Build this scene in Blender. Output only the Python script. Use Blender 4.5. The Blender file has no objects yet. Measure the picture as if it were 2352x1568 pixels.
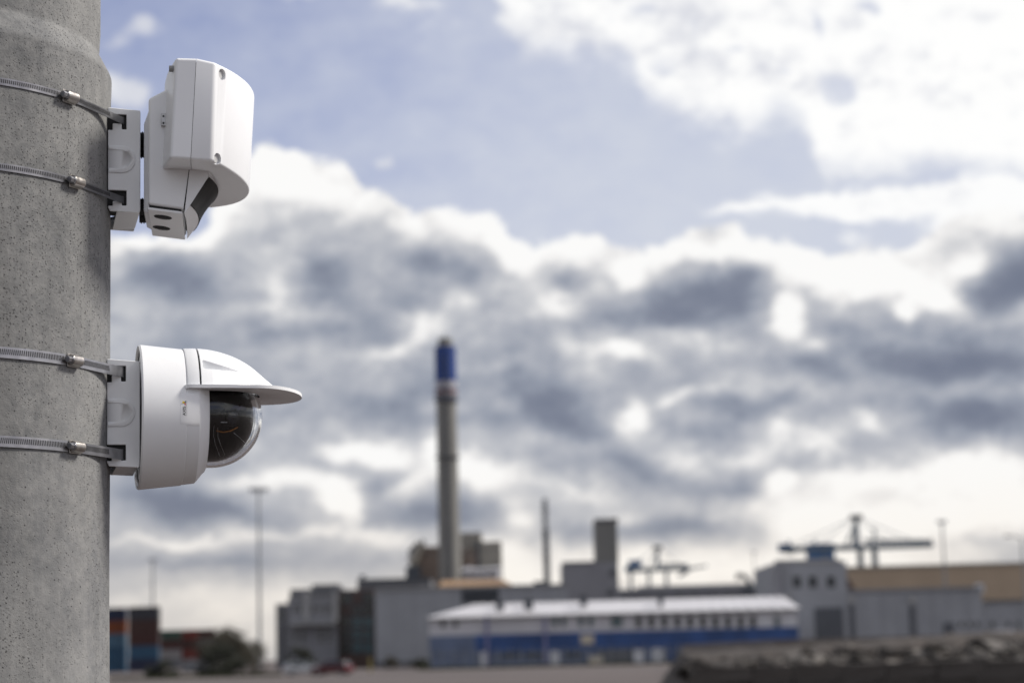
import bpy, bmesh, math, random
import numpy as np
from mathutils import Vector, Matrix, noise as mnoise
R = math.radians
PI = math.pi
random.seed(7)
scene = bpy.context.scene
COL = scene.collection

# ------------------------------------------------------------------ camera
FPX = 4704.0                      # focal length in units of a 2352 px wide picture
CAM = Vector((0, 0, 1.65))
PITCH, ROLL = R(8.655), R(1.5)
cam_d = bpy.data.cameras.new('camera')
cam = bpy.data.objects.new('camera', cam_d); COL.objects.link(cam)
cam_d.sensor_width = 36.0; cam_d.lens = 72.0
cam_d.clip_start = 0.05; cam_d.clip_end = 20000
fwd = Vector((0, math.cos(PITCH), math.sin(PITCH)))
right0 = Vector((1, 0, 0)); up0 = right0.cross(fwd)
# the hand-held camera is rolled a little: world verticals lean left in the picture
rgt = right0 * math.cos(ROLL) - up0 * math.sin(ROLL)
upv = right0 * math.sin(ROLL) + up0 * math.cos(ROLL)
cam.matrix_world = Matrix((
    (rgt.x, upv.x, -fwd.x, CAM.x), (rgt.y, upv.y, -fwd.y, CAM.y),
    (rgt.z, upv.z, -fwd.z, CAM.z), (0, 0, 0, 1)))
cam_d.dof.use_dof = True
cam_d.dof.focus_distance = 2.74
cam_d.dof.aperture_fstop = 5.4
scene.camera = cam

def ray(px, py):
    "world direction of a point of the 2352 x 1568 picture, used to survey sizes and places"
    d = rgt * ((px - 1176) / FPX) + upv * ((784 - py) / FPX) + fwd
    return d.normalized()
def at(px, py, Y):
    d = ray(px, py); return CAM + d * (Y / d.y)

# ------------------------------------------------------------------ sky and sun
SUN_AZ, SUN_EL = R(80), R(44)      # azimuth from +Y towards +X
world = bpy.data.worlds.new('World'); scene.world = world
world.use_nodes = True
world.cycles.sampling_method = 'MANUAL'
world.cycles.sample_map_resolution = 512
wn, wl = world.node_tree.nodes, world.node_tree.links
wn.clear()
def W(kind, **kw):
    n = wn.new(kind)
    for k, v in kw.items(): setattr(n, k, v)
    return n
def wset(sock, v):
    if isinstance(v, bpy.types.NodeSocket): wl.new(v, sock)
    else: sock.default_value = v
def wm(op, a, b=None, c=None, clamp=False):
    n = W('ShaderNodeMath', operation=op, use_clamp=clamp)
    for i, v in enumerate((a, b, c)):
        if v is not None: wset(n.inputs[i], v)
    return n.outputs[0]
def wmix(f, a, b):
    n = W('ShaderNodeMix', data_type='RGBA')
    wset(n.inputs[0], f); wset(n.inputs[6], a); wset(n.inputs[7], b)
    return n.outputs[2]
def wstep(v, a, b):
    n = W('ShaderNodeMapRange', interpolation_type='SMOOTHSTEP')
    wset(n.inputs[0], v); wset(n.inputs[1], a); wset(n.inputs[2], b)
    return n.outputs[0]
tc = W('ShaderNodeTexCoord')
DIR = tc.outputs['Generated']
sep = W('ShaderNodeSeparateXYZ'); wl.new(DIR, sep.inputs[0])
az = wm('ARCTAN2', sep.outputs[0], sep.outputs[1])
el = wm('ARCSINE', sep.outputs[2])
# the cloud pattern repeats mirrored every 30 degrees round the horizon
azf = wm('SUBTRACT', wm('PINGPONG', wm('ADD', az, R(15)), R(30)), R(15))
A0 = wm('MULTIPLY', azf, 1.0); E0 = el
def wnoise(scale, detail, rough=0.55, stretch=1.0, off=0.0):
    mp = W('ShaderNodeMapping'); wl.new(DIR, mp.inputs[0])
    mp.inputs[1].default_value = (off, off * .7, off * 1.3)
    mp.inputs[3].default_value = (1, 1, stretch)
    n = W('ShaderNodeTexNoise'); wl.new(mp.outputs[0], n.inputs['Vector'])
    n.inputs['Scale'].default_value = scale; n.inputs['Detail'].default_value = detail
    n.inputs['Roughness'].default_value = rough
    return n
def centred(sock): return wm('SUBTRACT', sock, 0.5)
nA = wnoise(38, 3, .6, 1.2)
sc_ = W('ShaderNodeSeparateColor'); wl.new(nA.outputs['Color'], sc_.inputs[0])
WARP = 100 / FPX
A = wm('MULTIPLY_ADD', centred(sc_.outputs[0]), WARP, A0)
E = wm('MULTIPLY_ADD', centred(sc_.outputs[1]), WARP * .8, E0)
fb = centred(wnoise(30, 6, .6, 1.7, 3.1).outputs[0])      # medium billows
fb2 = centred(wnoise(85, 4, .62, 1.5, 9.4).outputs[0])      # small wisps
# relief: the same billows sampled a little nearer to the sun (up and to the right) tell lit flanks from shaded ones
r0_ = wnoise(27, 5, .6, 1.6, 21.7); r1_ = wnoise(27, 5, .6, 1.6, 21.7)
r1_.inputs['Vector'].links[0].from_node.inputs[1].default_value = (21.7 - .006, 21.7 * .7, 21.7 * 1.3 - .008 * 1.6)
relief = wm('MULTIPLY', wm('SUBTRACT', r0_.outputs[0], r1_.outputs[0]), 1.0)
def px2sky(x, y):
    d = ray(x, y); return math.atan2(d.x, d.y), math.asin(d.z)
NA_, NE_ = 121, 101
ga = np.linspace(R(-15), R(15), NA_)[:, None]; ge = np.linspace(R(-.5), R(19.5), NE_)[None, :]
U01 = wm('MULTIPLY_ADD', A, 1 / R(30), .5, clamp=True)
V01 = wm('MULTIPLY_ADD', E, 1 / R(20), .5 / 20, clamp=True)
def curves3(src, cols, lo, hi):
    "three functions of one angle, as one curves node, scaled back to their own range"
    n = W('ShaderNodeRGBCurve'); n.mapping.use_clip = False
    for ch in range(3):
        c = n.mapping.curves[ch]; y = (cols[ch] - lo[ch]) / (hi[ch] - lo[ch]); N = len(y)
        c.points[0].location = (0, y[0]); c.points[-1].location = (1, y[-1])
        for i in range(1, N - 1): c.points.new(i / (N - 1), y[i])
        for p in c.points: p.handle_type = 'VECTOR'
    n.mapping.update()
    cc = W('ShaderNodeCombineColor')
    for i in range(3): wl.new(src, cc.inputs[i])
    wl.new(cc.outputs[0], n.inputs['Color'])
    m = W('ShaderNodeVectorMath', operation='MULTIPLY_ADD'); wl.new(n.outputs[0], m.inputs[0])
    m.inputs[1].default_value = [h - l for h, l in zip(hi, lo)]; m.inputs[2].default_value = lo
    return m.outputs[0]
def field(base, blobs, gain=1.0, rank=21):
    "sum of soft cloud lobes (place, half-sizes, slant, weight), folded into a few products of curves"
    Z = np.zeros((NA_, NE_))
    for (x, y, rx, ry, rot, amp) in blobs:
        a_, e_ = px2sky(x, y); t = R(rot) - ROLL; co, si = math.cos(t), math.sin(t)
        dx = ((ga - a_) * co + (ge - e_) * si) * FPX / (rx * .72); dy = ((ge - e_) * co - (ga - a_) * si) * FPX / (ry * .72)
        Z += amp * 1.12 * gain * np.exp(-(dx * dx + dy * dy))
    u_, s_, v_ = np.linalg.svd(Z, full_matrices=False)
    acc = base
    for k in range(0, rank, 3):
        fa = [u_[:, k + i] * math.sqrt(s_[k + i]) for i in range(3)]; fe = [v_[k + i] * math.sqrt(s_[k + i]) for i in range(3)]
        rng = lambda f: ([float(x.min()) - 1e-4 for x in f], [float(x.max()) + 1e-4 for x in f])
        d = W('ShaderNodeVectorMath', operation='DOT_PRODUCT')
        wl.new(curves3(U01, fa, *rng(fa)), d.inputs[0]); wl.new(curves3(V01, fe, *rng(fe)), d.inputs[1])
        acc = wm('ADD', acc, d.outputs['Value'])
    return acc
def curve(pts):
    "a height over the horizon for each azimuth, given as points of the picture"
    fc = W('ShaderNodeFloatCurve')
    c = fc.mapping.curves[0]
    fc.mapping.use_clip = False
    P = []
    for (x, y) in pts:
        a_, e_ = px2sky(x, y); P.append(((a_ + R(15)) / R(30), e_ / R(20)))
    P.sort()
    c.points[0].location = P[0]; c.points[-1].location = P[-1]
    for p in P[1:-1]: c.points.new(*p)
    for p in c.points: p.handle_type = 'AUTO'
    fc.mapping.update()
    wl.new(wm('MULTIPLY_ADD', A, 1 / R(30), .5), fc.inputs['Value'])
    return wm('MULTIPLY', fc.outputs[0], R(20))
PXA = 1 / FPX
# --- top edge of the low cumulus bank
top = curve([(-200, 560), (100, 520), (250, 535), (330, 545), (430, 540), (500, 470), (560, 370), (610, 325), (680, 352),
             (740, 372), (800, 375), (830, 430), (880, 440), (930, 478), (1010, 478), (1090, 478), (1160, 512),
             (1210, 560), (1260, 548), (1330, 538), (1390, 552), (1430, 574), (1520, 562), (1600, 520),
             (1680, 520), (1740, 545), (1830, 560), (1900, 585), (1960, 560), (2050, 565), (2120, 545), (2220, 490), (2352, 480), (2500, 500)])
depth = wm('SUBTRACT', top, E)                     # >0 inside the bank, radians
depth_n = wm('MULTIPLY_ADD', relief, 22 * PXA, wm('MULTIPLY_ADD', fb2, 50 * PXA, depth))
bank = wstep(depth_n, -9 * PXA, 13 * PXA)
rim = wm('SUBTRACT', 1.0, wstep(wm('MULTIPLY_ADD', fb, 90 * PXA, depth_n), 12 * PXA, 105 * PXA))
# --- high white sheet at upper right: above a lower edge
low = curve([(-200, -700), (600, -600), (1000, -330), (1120, -60), (1180, 90), (1215, 125), (1330, 130), (1430, 150), (1480, 215), (1560, 270), (1700, 298),
             (1800, 268), (1850, 300), (1890, 385), (1960, 398), (2060, 395), (2150, 380), (2250, 405), (2352, 400), (2500, 400)])
hd = wm('MULTIPLY_ADD', fb, 120 * PXA, wm('SUBTRACT', E, low))
high = wstep(wm('MULTIPLY_ADD', fb2, 40 * PXA, hd), -45 * PXA, 70 * PXA)
extra = field(wm('MULTIPLY_ADD', fb2, 0.5, wm('MULTIPLY', fb, .35)), [
    (330, 62, 50, 28, 25, .8), (275, 100, 55, 25, 20, .5), (300, 215, 75, 45, 0, 1.0), (245, 205, 40, 40, 0, .6),
    (690, -5, 70, 22, 5, .85), (930, 8, 110, 24, 5, .75), (895, 372, 42, 28, -25, .75), (770, 272, 22, 12, 0, .4), (950, 312, 30, 14, 0, .4),
    (1700, 478, 120, 22, 4, .95), (1900, 470, 160, 34, 2, 1.1), (2100, 460, 200, 42, 2, 1.2), (2300, 450, 160, 60, 0, 1.2),
    (1950, 545, 60, 30, 0, .6), (2200, 520, 120, 36, 0, .8), (1040, 60, 120, 40, 0, .28), (1300, 300, 200, 100, 0, .1),
], rank=12)
wisp = wm('MULTIPLY', wstep(extra, .12, .85), .95)
# holes of blue in the high sheet
holes = field(wm('MULTIPLY_ADD', fb2, .6, wm('MULTIPLY', fb, .9)), [
    (1530, 150, 70, 18, 5, .55), (1590, 60, 30, 45, 0, .5), (1690, 110, 40, 14, 0, .5), (1800, 155, 40, 20, 30, .5), (1880, 60, 22, 40, 10, .6),
    (1985, 25, 40, 22, 0, .8), (1930, 200, 60, 45, -20, .8), (1490, 20, 50, 30, 0, .5), (1780, 290, 60, 20, 10, .5), (2070, 415, 90, 18, 0, .6),
    (1960, 385, 40, 14, 0, .2)], rank=9)
hole = wstep(holes, .12, .6)
high = wm('MULTIPLY', high, wm('SUBTRACT', 1.0, wm('MULTIPLY', hole, .75)))
# --- brightness inside the bank
calm = wm('MULTIPLY_ADD', wstep(E0, R(1), R(7)), .75, .25)       # streaky and smooth towards the horizon
T = field(wm('MULTIPLY_ADD', calm, wm('ADD', relief, wm('MULTIPLY_ADD', fb2, .26, wm('MULTIPLY', fb, .58))), .515), [
    (1176, 1450, 1700, 110, 0, .30),
    # bright
    (620, 380, 110, 60, 0, .55), (560, 455, 120, 70, 0, .35), (700, 430, 90, 60, 0, .45), (800, 470, 100, 50, 0, .4), (780, 400, 30, 40, 0, .3),
    (340, 550, 110, 35, 0, .5), (470, 545, 70, 40, 0, .35), (1100, 500, 120, 36, -12, .55), (1190, 590, 70, 80, 0, .6), (960, 500, 60, 30, 0, .3), (1150, 540, 70, 40, -35, .35),
    (1320, 575, 100, 50, 0, .45), (1440, 640, 50, 50, -30, .55), (1520, 585, 120, 28, 0, .4), (1700, 575, 160, 36, 0, .6),
    (1850, 620, 110, 55, 0, .6), (1805, 730, 36, 75, -10, .75), (1850, 790, 30, 22, 0, .5), (2000, 640, 170, 60, 0, .85), (2150, 690, 110, 40, -20, .75), (2080, 725, 26, 26, 0, .8), (2230, 600, 90, 50, 20, .6),
    (650, 660, 60, 110, 20, .3), (520, 600, 60, 60, 0, .25), (950, 780, 110, 26, 35, .45), (1040, 700, 120, 30, 20, .30), (880, 812, 90, 18, -5, .25), (1280, 700, 90, 30, -20, .28),
    (1450, 805, 50, 28, 0, .65), (1560, 775, 60, 14, 0, .3), (1590, 905, 130, 16, 5, .5), (1445, 940, 45, 40, 0, .7), (1470, 980, 60, 40, 0, .4), (1380, 820, 80, 30, 0, .25), (1300, 790, 60, 40, 0, .2),
    (1790, 985, 60, 35, 15, .4), (1900, 1000, 60, 45, 0, .4), (1990, 965, 60, 28, -35, .45), (1660, 800, 90, 24, 0, .22),
    (780, 1035, 120, 30, -10, .6), (900, 1045, 90, 60, 0, .45), (770, 1140, 55, 55, -40, .85), (800, 1180, 45, 30, -30, .55), (690, 1100, 120, 50, 0, .4), (560, 1110, 90, 25, 0, .35),
    (1000, 1040, 45, 60, 0, .6), (950, 1110, 110, 40, 20, .45), (1110, 1090, 100, 60, -20, .62), (1200, 1180, 80, 45, 0, .45), (1070, 1070, 40, 40, 0, .3), (1330, 1130, 120, 36, -15, .4),
    (1420, 1185, 110, 16, 0, .3), (1550, 1060, 50, 60, -30, .3), (1640, 1190, 60, 24, 0, .3), (1790, 1100, 36, 40, 20, .5), (1700, 1050, 160, 30, 5, .35),
    (2000, 1100, 260, 50, 0, .55), (2250, 1080, 160, 60, 0, .6), (1850, 1190, 200, 70, 0, .55), (2150, 1190, 260, 80, 0, .55), (2330, 1160, 120, 90, 0, .4), (2000, 1280, 340, 60, 0, .4),
    (600, 1235, 460, 20, 2, .36), (380, 1240, 160, 18, 0, .2), (900, 1250, 160, 30, 0, .3), (1150, 1260, 120, 60, 0, .35), (1400, 1270, 300, 40, 0, .3), (600, 1370, 620, 60, 0, .20), (1550, 1320, 560, 60, 0, .50), (1120, 1340, 200, 60, 0, .3),
    # dark
    (400, 640, 150, 60, 0, -.5), (330, 610, 80, 40, 0, -.2), (740, 640, 90, 80, 0, -.5), (900, 700, 120, 50, 0, -.3), (980, 590, 70, 45, 0, -.42), (1080, 620, 90, 60, 0, -.35), (700, 760, 230, 36, 0, -.42), (400, 800, 200, 60, 0, -.2),
    (1300, 640, 30, 40, 40, -.35), (1600, 690, 150, 62, 0, -.75), (1480, 730, 110, 40, 0, -.35), (1710, 650, 70, 50, 20, -.5), (1380, 740, 120, 30, 0, -.25),
    (2340, 650, 90, 80, 20, -.85), (2260, 700, 80, 50, 0, -.5), (2100, 820, 330, 60, -3, -.6), (2250, 850, 200, 50, 0, -.45), (1980, 760, 140, 30, 0, -.2), (1850, 840, 120, 40, 0, -.3),
    (2240, 960, 170, 55, 0, -.65), (1270, 940, 130, 55, -10, -.7), (1180, 870, 120, 60, 0, -.35), (1350, 990, 130, 40, -15, -.35), (1720, 940, 170, 40, 0, -.42), (1660, 1000, 120, 40, 0, -.2), (1600, 740, 100, 20, 0, -.1),
    (900, 950, 260, 60, 0, -.25), (1000, 870, 160, 40, 0, -.28), (640, 890, 120, 70, 0, -.1), (400, 1160, 170, 60, -8, -.62), (560, 1190, 140, 30, -8, -.3), (1000, 1190, 180, 45, -5, -.48), (880, 1110, 50, 40, 0, -.3), (1080, 1160, 90, 40, 0, -.25),
    (1690, 1130, 80, 34, 0, -.45), (1560, 1210, 200, 40, 0, -.42), (1470, 1080, 140, 36, -22, -.45), (1330, 1200, 90, 30, 0, -.2), (480, 1292, 300, 22, 0, -.30), (2250, 1240, 90, 16, -10, -.2), (1420, 1270, 90, 20, 0, -.15),
], .92, 36)
Tb = wm('MULTIPLY_ADD', wm('MULTIPLY_ADD', rim, .30, T), 1 / 1.4, .4 / 1.4)
ramp = W('ShaderNodeValToRGB'); wl.new(Tb, ramp.inputs[0])
cr = ramp.color_ramp
SKY_STOPS = [(-.4, (.17, .195, .265)), (0.0, (.225, .25, .32)), (.22, (.305, .335, .405)), (.45, (.43, .45, .505)), (.66, (.585, .595, .625)), (.86, (.86, .85, .845)), (1.0, (.97, .965, .955))]
cr.elements[0].position = 0; cr.elements[1].position = 1
SKY_STOPS = [((p + .4) / 1.4, c) for p, c in SKY_STOPS]
for p, c in SKY_STOPS[1:-1]: cr.elements.new(p)
for e_, (p, c) in zip(cr.elements, SKY_STOPS): e_.position = p; e_.color = (*c, 1)
# --- clear sky
sky = W('ShaderNodeTexSky', sky_type='NISHITA', sun_disc=False)
sky.sun_elevation = SUN_EL; sky.sun_rotation = SUN_AZ
sky.air_density = 1.0; sky.dust_density = 1.5; sky.ozone_density = 2.0
BG = 0.1
hsv = W('ShaderNodeHueSaturation'); wl.new(sky.outputs[0], hsv.inputs['Color'])
hsv.inputs['Saturation'].default_value = 0.9; hsv.inputs['Value'].default_value = 1.0
blue = W('ShaderNodeMix', data_type='RGBA', blend_type='MULTIPLY'); blue.inputs[0].default_value = 1
wl.new(hsv.outputs[0], blue.inputs[6]); blue.inputs[7].default_value = (BG * 1.58, BG * 1.31, BG * 1.36, 1)
veil = wm('ADD', wstep(wm('MULTIPLY_ADD', fb, .12, A0), R(-12), R(5)), wm('MULTIPLY', wm('SUBTRACT', 1.0, wstep(E0, R(8), R(17))), .4))
veil = wm('MULTIPLY_ADD', wm('MULTIPLY_ADD', fb, .9, veil), .62, .10, clamp=True)
clear = wmix(veil, blue.outputs[2], (.64, .675, .76, 1))
white = wmix(wstep(wm('ADD', wm('MULTIPLY', relief, .8), wm('MULTIPLY_ADD', fb2, .5, wm('MULTIPLY_ADD', A0, 1.2, wm('MULTIPLY', fb, .8)))), -.2, .24), (.70, .715, .775, 1), (1.0, 1.0, .995, 1))
warm = W('ShaderNodeMix', data_type='RGBA', blend_type='MULTIPLY')
wset(warm.inputs[0], wm('SUBTRACT', 1.0, wstep(E, R(.3), R(6)))); wl.new(ramp.outputs[0], warm.inputs[6]); warm.inputs[7].default_value = (1.0, .945, .87, 1)
final = wmix(wisp, clear, white)
final = wmix(high, final, white)
final = wmix(bank, final, warm.outputs[2])
# overhead the same broken cloud goes on
gen = wstep(wm('MULTIPLY_ADD', fb2, .3, centred(wnoise(5, 5, .6, 1.0, 5.5).outputs[0])), -.12, .1)
over = wmix(gen, clear, white)
final = wmix(wstep(el, R(18.5), R(23)), final, over)
# below the horizon: dull ground tone (never seen, the ground sheet covers it)
final = wmix(wm('SUBTRACT', 1.0, wstep(el, R(-3), R(-.6))), final, (.12, .11, .10, 1))
resc = W('ShaderNodeVectorMath', operation='SCALE'); wl.new(final, resc.inputs[0]); resc.inputs['Scale'].default_value = 1 / BG
bg = W('ShaderNodeBackground'); wl.new(resc.outputs[0], bg.inputs[0]); bg.inputs[1].default_value = BG
wo = W('ShaderNodeOutputWorld'); wl.new(bg.outputs[0], wo.inputs[0])

sun_d = bpy.data.lights.new('sun', 'SUN'); sun = bpy.data.objects.new('sun', sun_d); COL.objects.link(sun)
sun_d.energy = 4.4; sun_d.angle = R(11); sun_d.color = (1.0, .95, .87)
sv = Vector((math.sin(SUN_AZ) * math.cos(SUN_EL), math.cos(SUN_AZ) * math.cos(SUN_EL), math.sin(SUN_EL)))
sun.rotation_euler = sv.to_track_quat('Z', 'Y').to_euler()
sun.location = sv * 50

vs = scene.view_settings
vs.view_transform = 'Standard'; vs.look = 'None'; vs.exposure = 0; vs.gamma = 1; vs.use_curve_mapping = False

# ------------------------------------------------------------------ helpers
class MB:
    "collects faces, then links them as ONE mesh object"
    def __init__(s): s.v = []; s.f = []; s.m = []
    def add(s, vs, fs, mi=0):
        o = len(s.v); s.v += [tuple(p) for p in vs]
        s.f += [tuple(i + o for i in f) for f in fs]; s.m += [mi] * len(fs)
    def box(s, a, b, mi=0, M=None):
        (x0, y0, z0), (x1, y1, z1) = a, b
        vs = [(x0, y0, z0), (x1, y0, z0), (x1, y1, z0), (x0, y1, z0), (x0, y0, z1), (x1, y0, z1), (x1, y1, z1), (x0, y1, z1)]
        if M is not None: vs = [M @ Vector(p) for p in vs]
        s.add(vs, [(0, 3, 2, 1), (4, 5, 6, 7), (0, 1, 5, 4), (1, 2, 6, 5), (2, 3, 7, 6), (3, 0, 4, 7)], mi)
    def prism(s, poly, y0, y1, mi=0):
        "polygon of (x, z) pairs, counter-clockwise seen from -y, swept from y0 to y1"
        n = len(poly)
        ar = sum(poly[i][0] * poly[(i + 1) % n][1] - poly[(i + 1) % n][0] * poly[i][1] for i in range(n))
        if ar < 0: poly = poly[::-1]
        vs = [(x, y0, z) for x, z in poly] + [(x, y1, z) for x, z in poly]
        fs = [tuple(range(n)), tuple(range(2 * n - 1, n - 1, -1))]
        fs += [(i, i + n, (i + 1) % n + n, (i + 1) % n) for i in range(n)]
        s.add(vs, fs, mi)
    def tube(s, p0, p1, r0, r1=None, n=10, mi=0, cap=True):
        r1 = r0 if r1 is None else r1
        p0, p1 = Vector(p0), Vector(p1); d = (p1 - p0).normalized()
        u = d.orthogonal().normalized(); w = d.cross(u)
        vs = []
        for p, r in ((p0, r0), (p1, r1)):
            for i in range(n):
                t = 2 * PI * i / n; vs.append(p + u * (r * math.cos(t)) + w * (r * math.sin(t)))
        fs = [(i, (i + 1) % n, (i + 1) % n + n, i + n) for i in range(n)]
        if cap: fs += [tuple(range(n - 1, -1, -1)), tuple(range(n, 2 * n))]
        s.add(vs, fs, mi)
    def lathe(s, prof, n=48, axis='z', c=(0, 0, 0), a0=0, a1=2 * PI, mi=0):
        "profile of (radius, along) pairs"
        full = abs(a1 - a0 - 2 * PI) < 1e-6
        m = n if full else n + 1
        vs = []
        for r, h in prof:
            for i in range(m):
                t = a0 + (a1 - a0) * i / n
                if axis == 'z': vs.append((c[0] + r * math.cos(t), c[1] + r * math.sin(t), c[2] + h))
                else: vs.append((c[0] + h, c[1] + r * math.cos(t), c[2] + r * math.sin(t)))
        fs = []
        for j in range(len(prof) - 1):
            for i in range(n):
                k = (i + 1) % m if full else i + 1
                fs.append((j * m + i, j * m + k, (j + 1) * m + k, (j + 1) * m + i))
        s.add(vs, fs, mi)
    def sweep(s, pts, r, n=6, mi=0):
        for a, b in zip(pts[:-1], pts[1:]): s.tube(a, b, r, r, n, mi)
    def mesh(s, name, mats):
        me = bpy.data.meshes.new(name); me.from_pydata(s.v, [], s.f); me.update()
        for m in (mats if isinstance(mats, (list, tuple)) else [mats]): me.materials.append(m)
        if len(me.materials) > 1: me.polygons.foreach_set('material_index', s.m)
        return me
    def build(s, name, mats, parent=None, smooth=None, bevel=0, seg=2, fix=True):
        me = s.mesh(name, mats)
        if fix:
            bm = bmesh.new(); bm.from_mesh(me); bmesh.ops.recalc_face_normals(bm, faces=bm.faces); bm.to_mesh(me); bm.free()
        o = bpy.data.objects.new(name, me); COL.objects.link(o)
        if parent is not None: o.parent = parent
        if bevel:
            b = o.modifiers.new('bevel', 'BEVEL'); b.width = bevel; b.segments = seg; b.limit_method = 'ANGLE'; b.angle_limit = R(35)
            b.harden_normals = True; smooth = smooth or 40
        if smooth: shade(me, smooth)
        return o
def shade(me, deg):
    me.polygons.foreach_set('use_smooth', [True] * len(me.polygons))
    me.set_sharp_from_angle(angle=R(deg))
def tag(o, label, cat, group=None):
    o['label'] = label; o['category'] = cat
    if group: o['group'] = group
    return o
def thing(name, label, cat, loc=(0, 0, 0), rz=0, group=None):
    o = bpy.data.objects.new(name, None); COL.objects.link(o); o.empty_display_size = .1
    o.location = loc; o.rotation_euler = (0, 0, rz)
    return tag(o, label, cat, group)
def struct(o): o['kind'] = 'structure'; return o
def copy_tree(o, parent=None):
    c = o.copy(); COL.objects.link(c); c.parent = parent
    for ch in list(o.children): copy_tree(ch, c)
    return c
def carve(o, cutters):
    "cuts real recesses, keeps the result as the object's own mesh"
    for c in cutters:
        b = o.modifiers.new('cut', 'BOOLEAN'); b.operation = 'DIFFERENCE'; b.object = c; b.solver = 'EXACT'
    bpy.context.view_layer.update()
    dg = bpy.context.evaluated_depsgraph_get()
    me = bpy.data.meshes.new_from_object(o.evaluated_get(dg))
    o.modifiers.clear(); o.data = me
    for c in cutters: bpy.data.objects.remove(c, do_unlink=True)
    shade(me, 38)

# ------------------------------------------------------------------ materials
def mat(name, col, rough=.6, metal=0, var=.12, scale=8, bump=0, bscale=None, streak=0, dirt=None, spec=None, coord='Object', trans=0, ior=1.45, coat=0):
    m = bpy.data.materials.new(name); m.use_nodes = True
    n, l = m.node_tree.nodes, m.node_tree.links
    p = n['Principled BSDF']
    p.inputs['Roughness'].default_value = rough; p.inputs['Metallic'].default_value = metal
    p.inputs['IOR'].default_value = ior
    if spec is not None: p.inputs['Specular IOR Level'].default_value = spec
    if trans: p.inputs['Transmission Weight'].default_value = trans
    if coat: p.inputs['Coat Weight'].default_value = coat
    tcn = n.new('ShaderNodeTexCoord')
    def noise(sc, det=5, stretch=None):
        t = n.new('ShaderNodeTexNoise'); t.inputs['Scale'].default_value = sc; t.inputs['Detail'].default_value = det
        if stretch:
            mp = n.new('ShaderNodeMapping'); mp.inputs[3].default_value = stretch; l.new(tcn.outputs[coord], mp.inputs[0]); l.new(mp.outputs[0], t.inputs['Vector'])
        else: l.new(tcn.outputs[coord], t.inputs['Vector'])
        return t.outputs['Fac']
    def ramp(src, a, b, ca, cb):
        r = n.new('ShaderNodeMapRange'); r.inputs[1].default_value = a; r.inputs[2].default_value = b
        r.inputs[3].default_value = ca; r.inputs[4].default_value = cb; l.new(src, r.inputs[0]); return r.outputs[0]
    def mix(f, a, b, blend='MIX'):
        x = n.new('ShaderNodeMix'); x.data_type = 'RGBA'; x.blend_type = blend
        for s_, v in ((x.inputs[0], f), (x.inputs[6], a), (x.inputs[7], b)):
            if isinstance(v, bpy.types.NodeSocket): l.new(v, s_)
            else: s_.default_value = v
        return x.outputs[2]
    c = tuple(col) + (1,)
    d = tuple(max(0, x * (1 - var * 2)) for x in col) + (1,)
    out = mix(ramp(noise(scale), .35, .68, 0, 1), d, c)
    if streak:
        out = mix(ramp(noise(scale * 2, 4, (1, 1, .06)), .5, .75, 0, streak), out, tuple(x * .55 for x in col) + (1,))
    if dirt:
        out = mix(ramp(noise(scale * .35, 6), .52, .7, 0, .8), out, tuple(dirt) + (1,))
    l.new(out, p.inputs['Base Color'])
    l.new(ramp(noise(scale * 1.7), .3, .7, max(0, rough - .08), min(1, rough + .08)), p.inputs['Roughness'])
    if bump:
        b = n.new('ShaderNodeBump'); b.inputs['Strength'].default_value = bump; b.inputs['Distance'].default_value = .02 if not bscale else .5 / bscale
        l.new(noise(bscale or scale * 6, 6), b.inputs['Height']); l.new(b.outputs[0], p.inputs['Normal'])
    m['p'] = 1
    return m

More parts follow.
